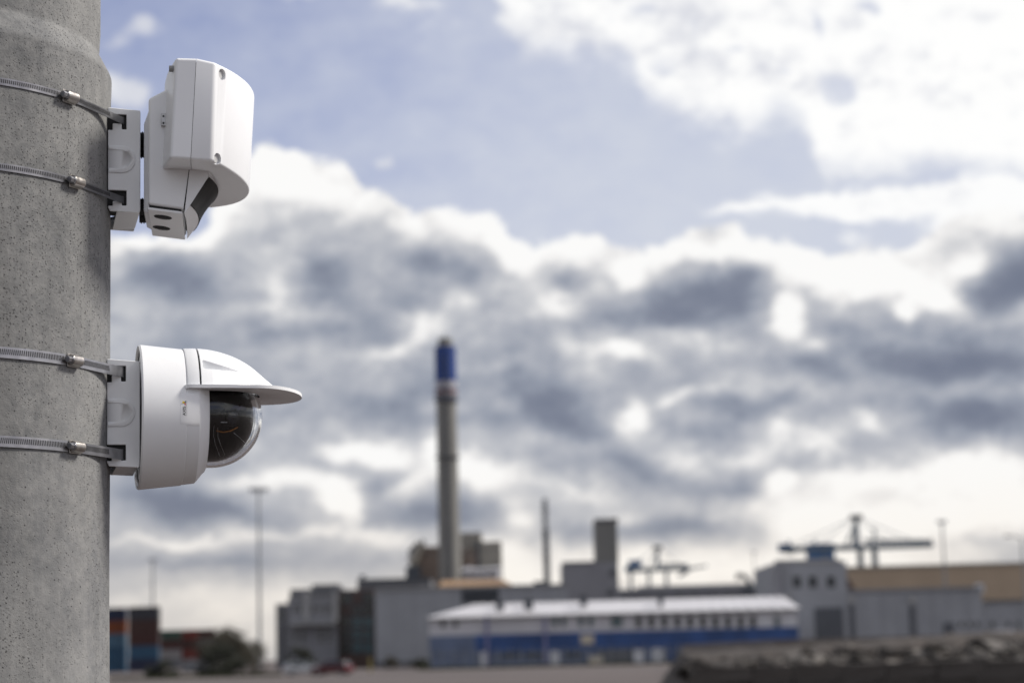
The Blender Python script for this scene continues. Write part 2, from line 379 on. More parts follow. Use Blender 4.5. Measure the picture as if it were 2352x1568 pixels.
# ------------------------------------------------------------------ near materials
def concrete_mat():
    m = bpy.data.materials.new('weathered_concrete'); m.use_nodes = True
    n, l = m.node_tree.nodes, m.node_tree.links; p = n['Principled BSDF']
    p.inputs['Roughness'].default_value = .9; p.inputs['Specular IOR Level'].default_value = .25
    t = n.new('ShaderNodeTexCoord').outputs['Object']
    def nz(sc, det=6, rough=.6, st=(1, 1, 1)):
        mp = n.new('ShaderNodeMapping'); mp.inputs[3].default_value = st; l.new(t, mp.inputs[0])
        x = n.new('ShaderNodeTexNoise'); x.inputs['Scale'].default_value = sc; x.inputs['Detail'].default_value = det; x.inputs['Roughness'].default_value = rough
        l.new(mp.outputs[0], x.inputs['Vector']); return x.outputs['Fac']
    def mr(s, a, b, c=0, d=1, smooth=False):
        r = n.new('ShaderNodeMapRange'); r.interpolation_type = 'SMOOTHSTEP' if smooth else 'LINEAR'
        for i, v in enumerate((a, b, c, d)): r.inputs[i + 1].default_value = v
        l.new(s, r.inputs[0]); return r.outputs[0]
    def mx(f, a, b, bl='MIX'):
        x = n.new('ShaderNodeMix'); x.data_type = 'RGBA'; x.blend_type = bl
        for s_, v in ((x.inputs[0], f), (x.inputs[6], a), (x.inputs[7], b)):
            if isinstance(v, bpy.types.NodeSocket): l.new(v, s_)
            else: s_.default_value = v
        return x.outputs[2]
    def math_(op, a, b):
        x = n.new('ShaderNodeMath'); x.operation = op; x.use_clamp = True
        for s_, v in ((x.inputs[0], a), (x.inputs[1], b)):
            if isinstance(v, bpy.types.NodeSocket): l.new(v, s_)
            else: s_.default_value = v
        return x.outputs[0]
    def pits(scale, size, keep, seed):
        "small dark air holes of uneven size, some cells left empty"
        mp = n.new('ShaderNodeMapping'); mp.inputs[1].default_value = (seed, seed, seed); l.new(t, mp.inputs[0])
        v = n.new('ShaderNodeTexVoronoi'); v.inputs['Scale'].default_value = scale; l.new(mp.outputs[0], v.inputs['Vector'])
        sc = n.new('ShaderNodeSeparateColor'); l.new(v.outputs['Color'], sc.inputs[0])
        r = n.new('ShaderNodeMath'); r.operation = 'MULTIPLY'; l.new(sc.outputs[0], r.inputs[0]); r.inputs[1].default_value = size
        d = n.new('ShaderNodeMath'); d.operation = 'SUBTRACT'; l.new(r.outputs[0], d.inputs[0]); l.new(v.outputs['Distance'], d.inputs[1])
        hit = mr(d.outputs[0], 0, size * .35)
        gate = mr(sc.outputs[1], keep, keep + .02)
        return math_('MULTIPLY', hit, gate)
    base = mx(mr(nz(7, 8, .68), .36, .64), (.12, .123, .126, 1), (.232, .233, .23, 1))
    base = mx(mr(nz(2.2, 5, .6, (1, 1, .28)), .48, .68, 0, .55, True), base, (.165, .172, .190, 1))  # bluish upright bands put soft shading into the concrete colour
    base = mx(mr(nz(60, 4, .7), .4, .7, 0, .4), base, (.31, .305, .295, 1))
    base = mx(mr(nz(3.2, 6, .7, (1, 1, .07)), .54, .7, 0, .55, True), base, (.105, .108, .112, 1))
    base = mx(mr(nz(9, 5, .7, (1, 1, .12)), .56, .74, 0, .5), base, (.14, .138, .134, 1))
    area = mr(nz(5, 5, .6, (1, 1, .5)), .42, .64, .05, 1)                       # pits come in patches
    pt = math_('ADD', math_('MULTIPLY', pits(300, .42, .35, 3.3), area), math_('ADD', pits(170, .24, .6, 1.7), math_('MULTIPLY', pits(560, .40, .25, 8.1), math_('MULTIPLY', area, .8))))
    base = mx(mr(nz(1.6, 6, .65, (1, 1, .16)), .5, .66, 0, .45, True), base, (.33, .325, .31, 1))
    base = mx(math_('MULTIPLY', pt, .76), base, (.055, .055, .058, 1))
    l.new(base, p.inputs['Base Color'])
    b1 = n.new('ShaderNodeBump'); b1.inputs['Strength'].default_value = .55; b1.inputs['Distance'].default_value = .003; l.new(nz(75, 7, .7), b1.inputs['Height'])
    b2 = n.new('ShaderNodeBump'); b2.invert = True; b2.inputs['Strength'].default_value = .9; b2.inputs['Distance'].default_value = .004; l.new(pt, b2.inputs['Height']); l.new(b1.outputs[0], b2.inputs['Normal'])
    b3 = n.new('ShaderNodeBump'); b3.inputs['Strength'].default_value = .35; b3.inputs['Distance'].default_value = .012; l.new(nz(11, 4, .6, (1, 1, .35)), b3.inputs['Height']); l.new(b2.outputs[0], b3.inputs['Normal'])
    l.new(b3.outputs[0], p.inputs['Normal'])
    return m
M_CONC = concrete_mat()
M_WHITE = mat('white_powder_coat', (.79, .80, .815), .42, var=.025, scale=14, bump=.05, bscale=900)
M_WHITE2 = mat('white_moulded_plastic', (.80, .81, .825), .36, var=.02, scale=10, bump=.03, bscale=700)
M_BRACK = mat('grey_white_bracket_paint', (.76, .77, .785), .5, var=.04, scale=18, bump=.06, bscale=800)
M_BLACK = mat('black_rubber', (.012, .012, .013), .7, var=.2, scale=30)
M_WINDOW = mat('dark_sensor_window', (.012, .0125, .014), .5, var=.15, scale=12, spec=.18)
M_STEEL = mat('stainless_band_steel', (.42, .42, .44), .36, 1, var=.12, scale=40, bump=.05, bscale=400)
M_STEELD = mat('dull_dark_band_steel', (.25, .25, .265), .4, 1, var=.15, scale=40, bump=.05, bscale=400)
M_STEEL2 = mat('stainless_screw_housing', (.50, .47, .44), .34, 1, var=.16, scale=60, bump=.05, bscale=300)
M_SLOT = mat('shadowed_slit', (.02, .02, .022), .8, var=.1)
M_SCREW = mat('zinc_screw', (.52, .52, .52), .45, .8, var=.1, scale=90)
M_SCREWL = mat('painted_screw', (.55, .55, .55), .5, var=.08, scale=90)
M_GLOSSB = mat('glossy_black_plastic', (.003, .003, .0035), .25, var=.2, scale=20, spec=.22)
M_RIBBON = mat('amber_ribbon', (.26, .10, .012), .5, var=.1)
M_LENS = mat('lens_glass', (.01, .012, .02), .04, var=.1)
M_GREYL = mat('grey_plastic_edge', (.30, .30, .30), .4, var=.1)
def clear_mat():
    m = bpy.data.materials.new('clear_polycarbonate'); m.use_nodes = True
    p = m.node_tree.nodes['Principled BSDF']
    p.inputs['Transmission Weight'].default_value = 1; p.inputs['IOR'].default_value = 1.36
    p.inputs['Roughness'].default_value = .015
    nz = m.node_tree.nodes.new('ShaderNodeTexNoise'); nz.inputs['Scale'].default_value = 14
    mr = m.node_tree.nodes.new('ShaderNodeMapRange'); mr.inputs[3].default_value = .005; mr.inputs[4].default_value = .03
    m.node_tree.links.new(nz.outputs[0], mr.inputs[0]); m.node_tree.links.new(mr.outputs[0], p.inputs['Roughness'])
    p.inputs['Base Color'].default_value = (.95, .96, .97, 1)
    return m
M_CLEAR = clear_mat()

# ------------------------------------------------------------------ concrete pole
POLE_R, POLE_Y = .262, 2.80
d_ = ray(253, 790); az_t = math.atan2(d_.x, d_.y)
POLE_X = -.8
for _ in range(30):
    D_ = math.hypot(POLE_X, POLE_Y); POLE_X = POLE_Y * math.tan(az_t - math.asin(POLE_R / D_))
def project(p):
    v = Vector(p) - CAM; z = v.dot(fwd); return 1176 + FPX * v.dot(rgt) / z, 784 - FPX * v.dot(upv) / z
PHI = R(14)                        # the brackets point right and a little away from the viewer
FR = Matrix.Translation((POLE_X, POLE_Y, 0)) @ Matrix.Rotation(PHI, 4, 'Z')
FRI = FR.inverted()
def loc(px, py, yl, F=None):
    "frame of the brackets: x out from the pole axis, y away from the viewer; point of the plane y = yl"
    I = FRI if F is None else F.inverted()
    o = I @ CAM; d = I.to_3x3() @ ray(px, py)
    p = o + d * ((yl - o.y) / d.y); return p.x, p.z
FRD = FR @ Matrix.Translation((.32, 0, 0)) @ Matrix.Rotation(R(-6), 4, 'Z')      # the upper device is swivelled a little towards the viewer
def Z1(x, y): return x * .30465, 91.875 + y * .30465       # notes taken on an enlargement of the upper device
def Z2(x, y): return x * .3125, 771.75 + y * .3125          # and of the lower one
def L1(x, y, yl): return loc(*Z1(x, y), yl, FRD)
def L1b(x, y, yl): return loc(*Z1(x, y), yl)
def L2(x, y, yl): return loc(*Z2(x, y), yl)
ZMID = loc(253, 790, .0)[1]
def edge_r(px, py):
    "distance from the pole axis at which a sight line passes, and its height there"
    d = ray(px, py); k = math.hypot(d.x, d.y); u_ = (d.x / k, d.y / k)
    t = POLE_X * u_[0] + POLE_Y * u_[1]
    return abs(POLE_X * u_[1] - POLE_Y * u_[0]), CAM.z + d.z / k * t
(rA, zA_), (rB, zB_) = edge_r(254, 215), edge_r(252, 1560)
def pole_r(z): return rA + (rB - rA) * (z - zA_) / (zB_ - zA_)
r_top, z_top = edge_r(231.5, 60)
zs0, zs1 = edge_r(253, 196)[1], edge_r(233, 128)[1]
prof = []
z = 0.0
while z < zs0 - .03: prof.append((pole_r(z), z)); z += .06
dr = pole_r(z_top) - r_top
for k in range(13):                # rounded shoulder: convex below, hollow above
    t = k / 12; s = t * t * (3 - 2 * t)
    prof.append((pole_r(zs0) + .0022 * math.exp(-((t - .05) / .22) ** 2) - dr * s - .0022 * math.exp(-((t - .92) / .2) ** 2), zs0 + (zs1 - zs0) * t))
z = zs1 + .03
while z < 9: prof.append((pole_r(zs1) - dr - (z - zs1) * .006, z)); z += .06 if z < 3.2 else 1.0
mb = MB(); mb.lathe(prof, 160)
mb.f.append(tuple(range(len(mb.v) - 160, len(mb.v)))); mb.m.append(0)
pole = mb.build('concrete_pole', M_CONC, smooth=50)
for v in pole.data.vertices:
    c = v.co; w = mnoise.noise(Vector((c.x * 3, c.y * 3, c.z * 2.2))) * .0014 + mnoise.noise(Vector((c.x * 9, c.y * 9, c.z * 7))) * .0008
    r_ = math.hypot(c.x, c.y); c.x *= 1 + w / r_; c.y *= 1 + w / r_
pole.location = (POLE_X, POLE_Y, 0)
tag(pole, 'thick weathered grey concrete pole with a stepped shoulder near its top, carrying both devices', 'pole')

# ------------------------------------------------------------------ pole brackets
BW = .065
def pole_bracket(name, label):
    o = thing(name, label, 'bracket', (POLE_X, POLE_Y, 0), PHI, 'pole brackets')
    q = lambda x, y: L2(x, y, -BW)
    flange = [q(*p) for p in [(786, 166), (1028, 184), (1028, 940), (1020, 965), (800, 955), (786, 925), (786, 916), (822, 916), (822, 880), (890, 880), (890, 912),
                              (925, 912), (925, 798), (786, 798), (786, 338), (822, 338), (822, 288), (890, 288), (890, 332), (925, 332), (925, 219), (786, 219)]]
    for y in (-BW, BW - .004):
        m = MB(); m.prism(flange, y, y + .004); m.build('flange', M_BRACK, o, bevel=.0012)
    xr = q(1028, 560)[0]; xl = q(790, 560)[0]; zt, zb = q(1028, 184)[1], q(1028, 955)[1]
    m = MB(); m.prism([(xr - .004, zb + .002), (xr + .0005, zb + .003), (xr + .0005, zt - .001), (xr - .004, zt - .001)], -BW + .0045, BW - .0045); m.build('mount_plate', M_BRACK, o)
    m = MB(); m.prism([(xl + .012, zb - .001), (xr - .001, zb + .001), (xr - .001, zb + .005), (xl + .012, zb + .003)], -BW + .0045, BW - .0045); m.build('bottom_plate', M_BRACK, o)
    x2 = q(938, 560)[0]; z0, z1 = q(800, 935)[1], q(800, 180)[1]
    m = MB(); m.prism([(xl - .0035, z0), (x2, z0 - .004), (x2, z1), (xl - .0035, z1)], -BW + .0045, -.02); m.build('gasket_dark_fill', M_BLACK, o, bevel=.001)  # gasket lip; its black bulk also paints the channel's inner shade
    # knock-out: a D-shaped raised panel with a sunken middle
    def dshape(x0, x1, yt, yb, n=14):
        pts = [q(x0, yt)]
        cx = x1 - (yb - yt) / 2
        for k in range(n + 1):
            t = -PI / 2 + PI * k / n; pts.append(q(cx + (yb - yt) / 2 * math.cos(t), (yt + yb) / 2 + (yb - yt) / 2 * math.sin(t)))
        pts.append(q(x0, yb)); return pts
    m = MB(); m.prism(dshape(790, 992, 458, 664), -BW - .0018, -BW - .0001)
    ko = m.build('knock_out', M_BRACK, o, bevel=.0009, seg=3)
    m = MB(); m.prism(dshape(783, 955, 492, 632), -BW - .0032, -BW - .001)
    cut = m.build('cutter', M_BRACK, o); carve(ko, [cut])
    return o
br2 = pole_bracket('pole_bracket', 'light grey steel bracket strapped to the pole behind the dome camera')
dzb = L1b(925, 618, -BW)[1] - L2(907, 275, -BW)[1]
br1 = copy_tree(br2); br1.location.z += dzb
br1['label'] = 'light grey steel bracket strapped to the pole behind the angular box-shaped device'

# ------------------------------------------------------------------ hose clamps round the pole
def hose_clamp(label, zc, px_housing, hw=.0072, steel=None):
    o = thing('hose_clamp', label, 'hose clamp', (POLE_X, POLE_Y, 0), PHI, 'steel straps round the pole')
    rr = pole_r(zc) + .0016
    Sx = L2(896, 275, -BW)[0]; S = Vector((Sx, -BW - .0005))
    th = math.atan2(S.y, S.x) - math.acos(rr / S.length)
    pts = [Vector((Sx - .002, -BW + .012)), Vector((Sx + .0015, -BW + .002)), S + Vector((-.003, -.0015))]
    n = 150
    for k in range(n + 1):
        t = th - (2 * PI + 2 * th) * k / n
        pts.append(Vector((rr * math.cos(t), rr * math.sin(t))))
    pts += [Vector((p.x, -p.y)) for p in pts[2::-1]]
    def strip(pts, h0, h1, off, thick):
        m = MB(); L = len(pts); vs = []
        for i, p in enumerate(pts):
            a, b = pts[max(0, i - 1)], pts[min(L - 1, i + 1)]
            t = (b - a).normalized(); nn = Vector((t.y, -t.x))
            if nn.dot(p) < 0: nn = -nn
            for h in (h0, h1):
                for e in (off, off + thick): vs.append((p.x + nn.x * e, p.y + nn.y * e, zc + h))
        fs = []
        for i in range(L - 1):
            a, b = i * 4, i * 4 + 4
            fs += [(a, a + 1, b + 1, b), (a + 3, a + 2, b + 2, b + 3), (a + 1, a + 3, b + 3, b + 1), (a + 2, a, b, b + 2)]
        m.add(vs, fs); return m
    strip(pts, -hw, hw, 0, .0008).build('band', steel or M_STEEL, o, smooth=30)
    # row of punched slits along the visible run of the band
    m = MB(); acc = 0; nxt = .03
    for i in range(2, 80):
        a, b = pts[i], pts[i + 1]; seg = (b - a).length; t = (b - a).normalized()
        nn = Vector((t.y, -t.x)); nn = nn if nn.dot(a) > 0 else -nn
        while nxt < acc + seg:
            c = a + t * (nxt - acc); sl = t * .00062
            e0, e1 = nn * .0006, nn * .00105
            lo, hi = zc - hw * .36, zc + hw * .61; sk = t * .0005
            vs = [(*(c + s_ + e + k_), z_) for (z_, k_) in ((lo, -sk), (hi, sk)) for e in (e0, e1) for s_ in (-sl, sl)]
            m.add(vs, [(2, 3, 7, 6), (0, 2, 6, 4), (1, 5, 7, 3), (4, 6, 7, 5), (0, 1, 3, 2)]); nxt += .00285
        acc += seg
    sl_ = m.build('punched_slits', M_SLOT, o, fix=False); sl_['kind'] = 'stuff'
    # worm-drive housing with its screw
    best = min((abs(project(FR @ Vector((rr * math.cos(t), rr * math.sin(t), zc)))[0] - px_housing), t) for t in [-PI + k * .002 for k in range(1500)])[1]
    H = Matrix.Translation((rr * math.cos(best), rr * math.sin(best), zc)) @ Matrix.Rotation(best + PI / 2, 4, 'Z')   # x along the band (to the right), -y outwards
    def tr(mb_): mb_.v = [tuple(H @ Vector(p)) for p in mb_.v]; return mb_
    m = MB()
    pr = [(-.0078, -.0006), (-.0078, -.0042), (-.0055, -.0092), (-.002, -.0112), (.002, -.0112), (.0055, -.0092), (.0078, -.0042), (.0078, -.0006)]
    k0 = len(pr)
    vs = [(x, y, z_) for x in (-.009, .012) for z_, y in pr]
    fs = [tuple(range(k0)), tuple(range(2 * k0 - 1, k0 - 1, -1))] + [(i, (i + 1) % k0, (i + 1) % k0 + k0, i + k0) for i in range(k0)]
    m.add(vs, fs); tr(m).build('screw_housing', M_STEEL2, o, bevel=.0008)
    m = MB(); m.box((-.0125, -.0022, -.0088), (.0125, -.0012, .0088)); tr(m).build('saddle', M_STEEL2, o, bevel=.0004)
    m = MB(); m.tube((-.0094, -.0062, 0), (-.0115, -.0062, 0), .0052, .0052, 20); m.tube((-.0115, -.0062, 0), (-.0185, -.0062, 0), .0046, .0044, 6); tr(m).build('screw', M_STEEL, o, bevel=.0005)
    return o
zA, zB = L2(905, 262, -BW)[1], L2(905, 868, -BW)[1]
hose_clamp('uppermost perforated steel strap on the pole, above the box device bracket', zA + dzb, 156, .0050, M_STEELD)
hose_clamp('perforated steel strap crossing the lower slot of the box device bracket', zB + dzb, 170, .0050, M_STEELD)
hose_clamp('perforated steel strap crossing the upper slot of the dome camera bracket', zA, 166)
hose_clamp('lowest perforated steel strap on the pole, at the foot of the dome camera bracket', zB, 170)

# ------------------------------------------------------------------ angular box-shaped device (upper)
WU, WL = .149, .090
dev = thing('security_radar', 'white angular box-shaped security device tilted down on the upper bracket, dark window underneath', 'radar device', FRD.translation, PHI + R(-6))
u = lambda x, y: L1(x, y, -WU)
lo_ = lambda x, y: L1(x, y, -WL)
RT, RB, ST, SB, FT, FB = u(1325, 132), u(1281, 893), u(1480, 137), u(1438, 903), u(1622, 170), u(1593, 912)
g_ = .00032
def bow(y, w, b):
    rad = (w * w + b * b) / (2 * b); return math.sqrt(max(0, rad * rad - y * y)) - (rad - b)
def on_seam(p, off):
    t = (p.z - SB[1]) / (ST[1] - SB[1]); return abs(p.x - (SB[0] + (ST[0] - SB[0]) * t + off)) < 1e-5
def seam_bevel(o, skip):
    "round every sharp edge except those along the parting line"
    me = o.data; bm = bmesh.new(); bm.from_mesh(me)
    lay = bm.edges.layers.float.get('bevel_weight_edge') or bm.edges.layers.float.new('bevel_weight_edge')
    for e in bm.edges:
        sharp = len(e.link_faces) == 2 and e.calc_face_angle(0) > R(22)
        e[lay] = 1.0 if sharp and not (skip(e.verts[0].co) and skip(e.verts[1].co)) else 0.0
    bm.to_mesh(me); bm.free()
    o.modifiers['bevel'].limit_method = 'WEIGHT'
pl = []
NR = 16
for k in range(NR + 1):                # the back is bowed too
    y = -WU + 2 * WU * k / NR; b = bow(y, WU, .019)
    pl.append(((RT[0] - b, y, RT[1] - .1 * b), (RB[0] - b, y, RB[1] - .1 * b)))
pl += [((ST[0] - g_, WU, ST[1]), (SB[0] - g_, WU, SB[1])), ((ST[0] - g_, -WU, ST[1]), (SB[0] - g_, -WU, SB[1]))]
m = MB(); n = len(pl); m.add([a for a, b in pl] + [b for a, b in pl], [tuple(range(n)), tuple(range(2 * n - 1, n - 1, -1))] + [(i, (i + 1) % n, (i + 1) % n + n, i + n) for i in range(n)])
seam_bevel(m.build('rear_housing', M_WHITE2, dev, bevel=.0045, seg=4), lambda p: p.x > min(SB[0], ST[0]) - .02 and on_seam(p, -g_))
# domed front cover: plan is a circular bow
apT, apB = L1(1918, 420, 0), L1(1880, 1150, 0)
bT, bB = apT[0] - FT[0], apB[0] - FB[0]
NS = 40
topz = lambda x: ST[1] + (FT[1] - ST[1]) * (x - ST[0]) / (FT[0] - ST[0])
ring = []
ring.append(((ST[0] + g_, -WU, ST[1]), (SB[0] + g_, -WU, SB[1])))
for k in range(NS + 1):
    y = -WU + 2 * WU * k / NS
    xt, xb = FT[0] + bow(y, WU, bT), FB[0] + bow(y, WU, bB)
    ring.append(((xt, y, FT[1] + (apT[1] - FT[1]) * bow(y, WU, bT) / bT), (xb, y, FB[1] + (apB[1] - FB[1]) * bow(y, WU, bB) / bB)))
ring.append(((ST[0] + g_, WU, ST[1]), (SB[0] + g_, WU, SB[1])))
m = MB(); n = len(ring); vs = [a for a, b in ring] + [b for a, b in ring]
m.add(vs, [tuple(range(n)), tuple(range(2 * n - 1, n - 1, -1))] + [(i, (i + 1) % n, (i + 1) % n + n, i + n) for i in range(n)])
cover = m.build('front_cover', M_WHITE2, dev, bevel=.004, seg=4)
seam_bevel(cover, lambda p: on_seam(p, g_)); cover.modifiers['bevel'].harden_normals = False
cuts = []
screws = []
for (x, y) in ((1676, 262), (1642, 896)):
    # find the point of the bow seen at that place
    px_, py_ = Z1(x, y); best = None
    for k in range(400):
        yy = -WU + WU * k / 400; t0 = 0.02 if y < 500 else .985
        for t0 in ([.03 + .002 * j for j in range(60)] if y < 500 else [.85 + .002 * j for j in range(70)]):
            xt = (FT[0] + bow(yy, WU, bT)) * (1 - t0) + (FB[0] + bow(yy, WU, bB)) * t0
            zt = (FT[1] + (apT[1] - FT[1]) * bow(yy, WU, bT) / bT) * (1 - t0) + (FB[1] + (apB[1] - FB[1]) * bow(yy, WU, bB) / bB) * t0
            q = project(FRD @ Vector((xt, yy, zt))); dd = (q[0] - px_) ** 2 + (q[1] - py_) ** 2
            if best is None or dd < best[0]: best = (dd, Vector((xt, yy, zt)))
    P = best[1]; rad = (WU * WU + bT * bT) / (2 * bT)
    nrm = Vector((bow(P.y, WU, bT) + (rad - bT), P.y, -.08 * rad)).normalized()
    c = MB(); c.tube(P - nrm * .005, P + nrm * .012,   .0078, .0084, 28); cuts.append(c.build('cutter', M_WHITE2, dev))
    screws.append((P, nrm))
carve(cover, cuts)
for P, nrm in screws:
    c = MB(); c.tube(P - nrm * .0056, P - nrm * .0036, .0056, .0052, 20); c.build('screw', M_SCREWL, dev, bevel=.0003)
# rear screw boss near the top edge
xr_, zr_ = u(1306, 200)
c = MB(); c.tube((xr_ - .006, -WU + .012, zr_), (xr_ + .004, -WU + .012, zr_), .0045, .0045, 16); c.build('screw', M_GREYL, dev)
# narrow lower body, conduit plate, chin and dark window
m = MB(); bl, brr = lo_(1115, 1240), lo_(1386, 1276)
m.prism([lo_(1120, 440), lo_(1292, 352), lo_(1440, 352), (lo_(1443, 850)[0] - .0004, lo_(1443, 850)[1]), (brr[0] - .0008, brr[1]), bl], -WL, WL)
lbx = lo_(1386, 1276)[0]
lbo = m.build('lower_body', M_WHITE2, dev, bevel=.004, seg=4)
seam_bevel(lbo, lambda p: p.x > lbx - .006)
p0, p1 = lo_(1113, 1258), lo_(1376, 1292)
m = MB(); m.prism([p0, p1, (p1[0], p1[1] - .004), (p0[0], p0[1] - .004)], -WL + .001, WL - .001)
plate = m.build('conduit_plate', M_WHITE2, dev, bevel=.0012)
m = MB(); m.prism([(p0[0] + .002, p0[1] + .004), (p1[0] - .002, p1[1] + .004), (p1[0] - .002, p1[1] - .0005), (p0[0] + .002, p0[1] - .0005)], -WL + .003, WL - .003); m.build('gasket', M_BLACK, dev)
for x, y, fr in ((1228, 1310, .20), (1218, 1398, .62)):
    yy = -WL + 2 * WL * fr; x_, z_ = L1(x, y, yy)
    t = (x_ - p0[0]) / (p1[0] - p0[0]); zz = p0[1] + (p1[1] - p0[1]) * t - .004
    sl = math.atan2(p1[1] - p0[1], p1[0] - p0[0]); dn = Vector((math.sin(sl), 0, -math.cos(sl)))
    P = Vector((x_, yy, zz))
    c = MB(); c.tube(P - dn * .001, P + dn * .0008, .0132, .0124, 28); c.tube(P + dn * .0006, P + dn * .0016, .0108, .009, 28); c.build('cable_hole_disc', M_BLACK, dev, smooth=30)  # black raised disc stands in for a cable hole's dark inside
Apt, Bpt, Spt = lo_(1570, 1034), lo_(1433, 1247), lo_(1389, 1290)
P0, P1 = lo_(1444, 850), lo_(1600, 850)
def bulge(y): return 1 - (y / WL) ** 2
NC = 24; chin = MB(); win = MB(); vs = []; ws = []
for k in range(NC + 1):
    y = -WL + 2 * WL * k / NC; b = bulge(y)
    A_ = (Apt[0] + .0125 * b, y, Apt[1] + .001 * b); B_ = (Bpt[0] + .0105 * b, y, Bpt[1])
    vs += [(P0[0], y, P0[1]), (P1[0], y, P1[1]), A_, B_, (Spt[0] + .002 * b, y, Spt[1] - .003), (Spt[0] + .0008, y, Spt[1] + .002)]
    for t in (0, .25, .5, .75, 1):      # the window is slightly hollow
        sag = .0035 * 4 * t * (1 - t)
        ws.append((A_[0] * (1 - t) + B_[0] * t - sag * .7 + .0012, y, A_[2] * (1 - t) + B_[2] * t + sag * .3))
fs = []
for k in range(NC):
    a, b = k * 6, k * 6 + 6
    fs += [(a + i, a + (i + 1) % 6, b + (i + 1) % 6, b + i) for i in range(6) if i != 2]
fs += [tuple(range(6)), tuple(range(NC * 6 + 5, NC * 6 - 1, -1))]
chin.add(vs, fs); chin.build('chin', M_WHITE2, dev, smooth=28)
win.add(ws, [(k * 5 + i, k * 5 + i + 1, k * 5 + 6 + i, k * 5 + 5 + i) for k in range(NC) for i in range(4)])
win.build('sensor_window', M_WINDOW, dev, smooth=40)
# dark core shows as the thin parting line
m = MB(); m.prism([(ST[0] - .006, ST[1] - .006), (SB[0] - .006, SB[1] + .006), (SB[0] + .006, SB[1] + .006), (ST[0] + .006, ST[1] - .006)], -WU + .002, WU - .002)
a_, b_ = lo_(1436, 900), lo_(1396, 1240)
m.prism([(a_[0] - .006, a_[1]), (b_[0] - .006, b_[1]), (b_[0] + .006, b_[1]), (a_[0] + .006, a_[1])], -WL + .002, WL - .002); m.build('parting_seal', M_BLACK, dev)
# side latch
lx, lz = lo_(1236, 610); lx2 = lo_(1262, 610)[0]
m = MB(); m.box((lx - .004, -WL - .006, lz - .0085), (lx2 - .0015, -WL + .001, lz + .0095)); m.build('latch', M_SCREW, dev, bevel=.0008)
m = MB(); m.box((lx2 - .0008, -WL - .007, lz - .0085), (lx2 + .0018, -WL + .001, lz + .011)); m.build('latch_slot', M_BLACK, dev)
m = MB(); m.box((lx2 + .0022, -WL - .007, lz - .003), (lx2 + .006, -WL + .001, lz + .014)); m.build('latch_keeper', M_WHITE2, dev, bevel=.0008)
for dz_ in (-.005, .005):
    m = MB(); m.tube((lx - .0005, -WL - .0066, lz + dz_), (lx - .0005, -WL - .0058, lz + dz_), .0014, .0014, 10); m.build('latch_rivet', M_BLACK, dev)
# back plate and black spacers between bracket and device
bx0, bx1 = L1(1086, 900, -.05)[0], lo_(1119, 900)[0]
bz0, bz1 = L1(1086, 1296, -.05)[1], L1(1100, 560, -.05)[1]
m = MB(); m.prism([(bx0, bz0), (bx1, bz0 - .004), (bx1, bz1 + .004), (bx0 + .006, bz1 + .002), (bx0, bz1 - .016)], -.055, .055); m.build('back_plate', M_WHITE2, dev, bevel=.002)
xbr = L1(1047, 735, -.042)[0] - .002
for y1z in (735, 1237):
    xx, zz = L1(1068, y1z, -.045)
    for yy in (-.028, .028):
        m = MB()
        for k in range(5): m.tube((xbr + (bx0 - xbr) * k / 5, yy, zz), (xbr + (bx0 - xbr) * (k + .8) / 5, yy, zz), .0125 if k % 2 else .0112, None, 20)
        m.build('spacer', M_BLACK, dev)

# ------------------------------------------------------------------ dome camera (lower)
dome = thing('dome_camera', 'white dome surveillance camera with a clear dark bubble and a peaked weather shield', 'security camera', (POLE_X, POLE_Y, 0), PHI)
c2 = lambda x, y: L2(x, y, 0)
ZC = (c2(1035, 68)[1] + c2(1028, 1130)[1]) / 2
r_at = lambda x, y: abs(c2(x, y)[1] - ZC)
X0, X1, X2, X3, XD, XT = c2(1004, 600)[0], c2(1330, 600)[0], c2(1425, 600)[0], c2(1500, 600)[0], c2(1512, 600)[0], c2(1926, 600)[0]
r0 = r_at(1035, 70); r2 = (r_at(1435, 106) + r_at(1420, 1080)) / 2
RD = r_at(1560, 966)
rx = lambda x: r0 + (r2 - r0) * (x - X0) / (X2 - X0)
m = MB(); m.lathe([(r0 * .93, X0 + .004), (r0 * .955, X0 + .002), (r0 * .985, X0 + .0008), (r0, X0 + .0035), (rx(X1 - .0005), X1 - .0005), (rx(X1) - .0011, X1 + .0006), (rx(X1) - .0009, X1 + .0014), (rx(X2) - .0011, X2),
                      (rx(X2) - .004, X2 + .003), (RD + .0085, X3 - .003), (RD + .0065, X3 - .0005), (RD + .0045, X3 + .0006), (RD + .0012, X3 + .0012), (RD + .001, X3 - .004)], 128, 'x', (0, 0, ZC))
body = m.build('body', M_WHITE, dome, smooth=32)
m = MB(); m.lathe([(0, X0 + .0055), (r0 * .925, X0 + .0055), (r0 * .93, X0 + .02)], 96, 'x', (0, 0, ZC)); m.build('base_disc', M_WHITE, dome, smooth=30)
m = MB(); m.lathe([(0, xr0 := c2(1032, 560)[0] + .003), (r0 * .80, xr0), (r0 * .82, X0 + .006)], 96, 'x', (0, 0, ZC)); m.build('wall_ring', M_GREYL, dome, smooth=30)
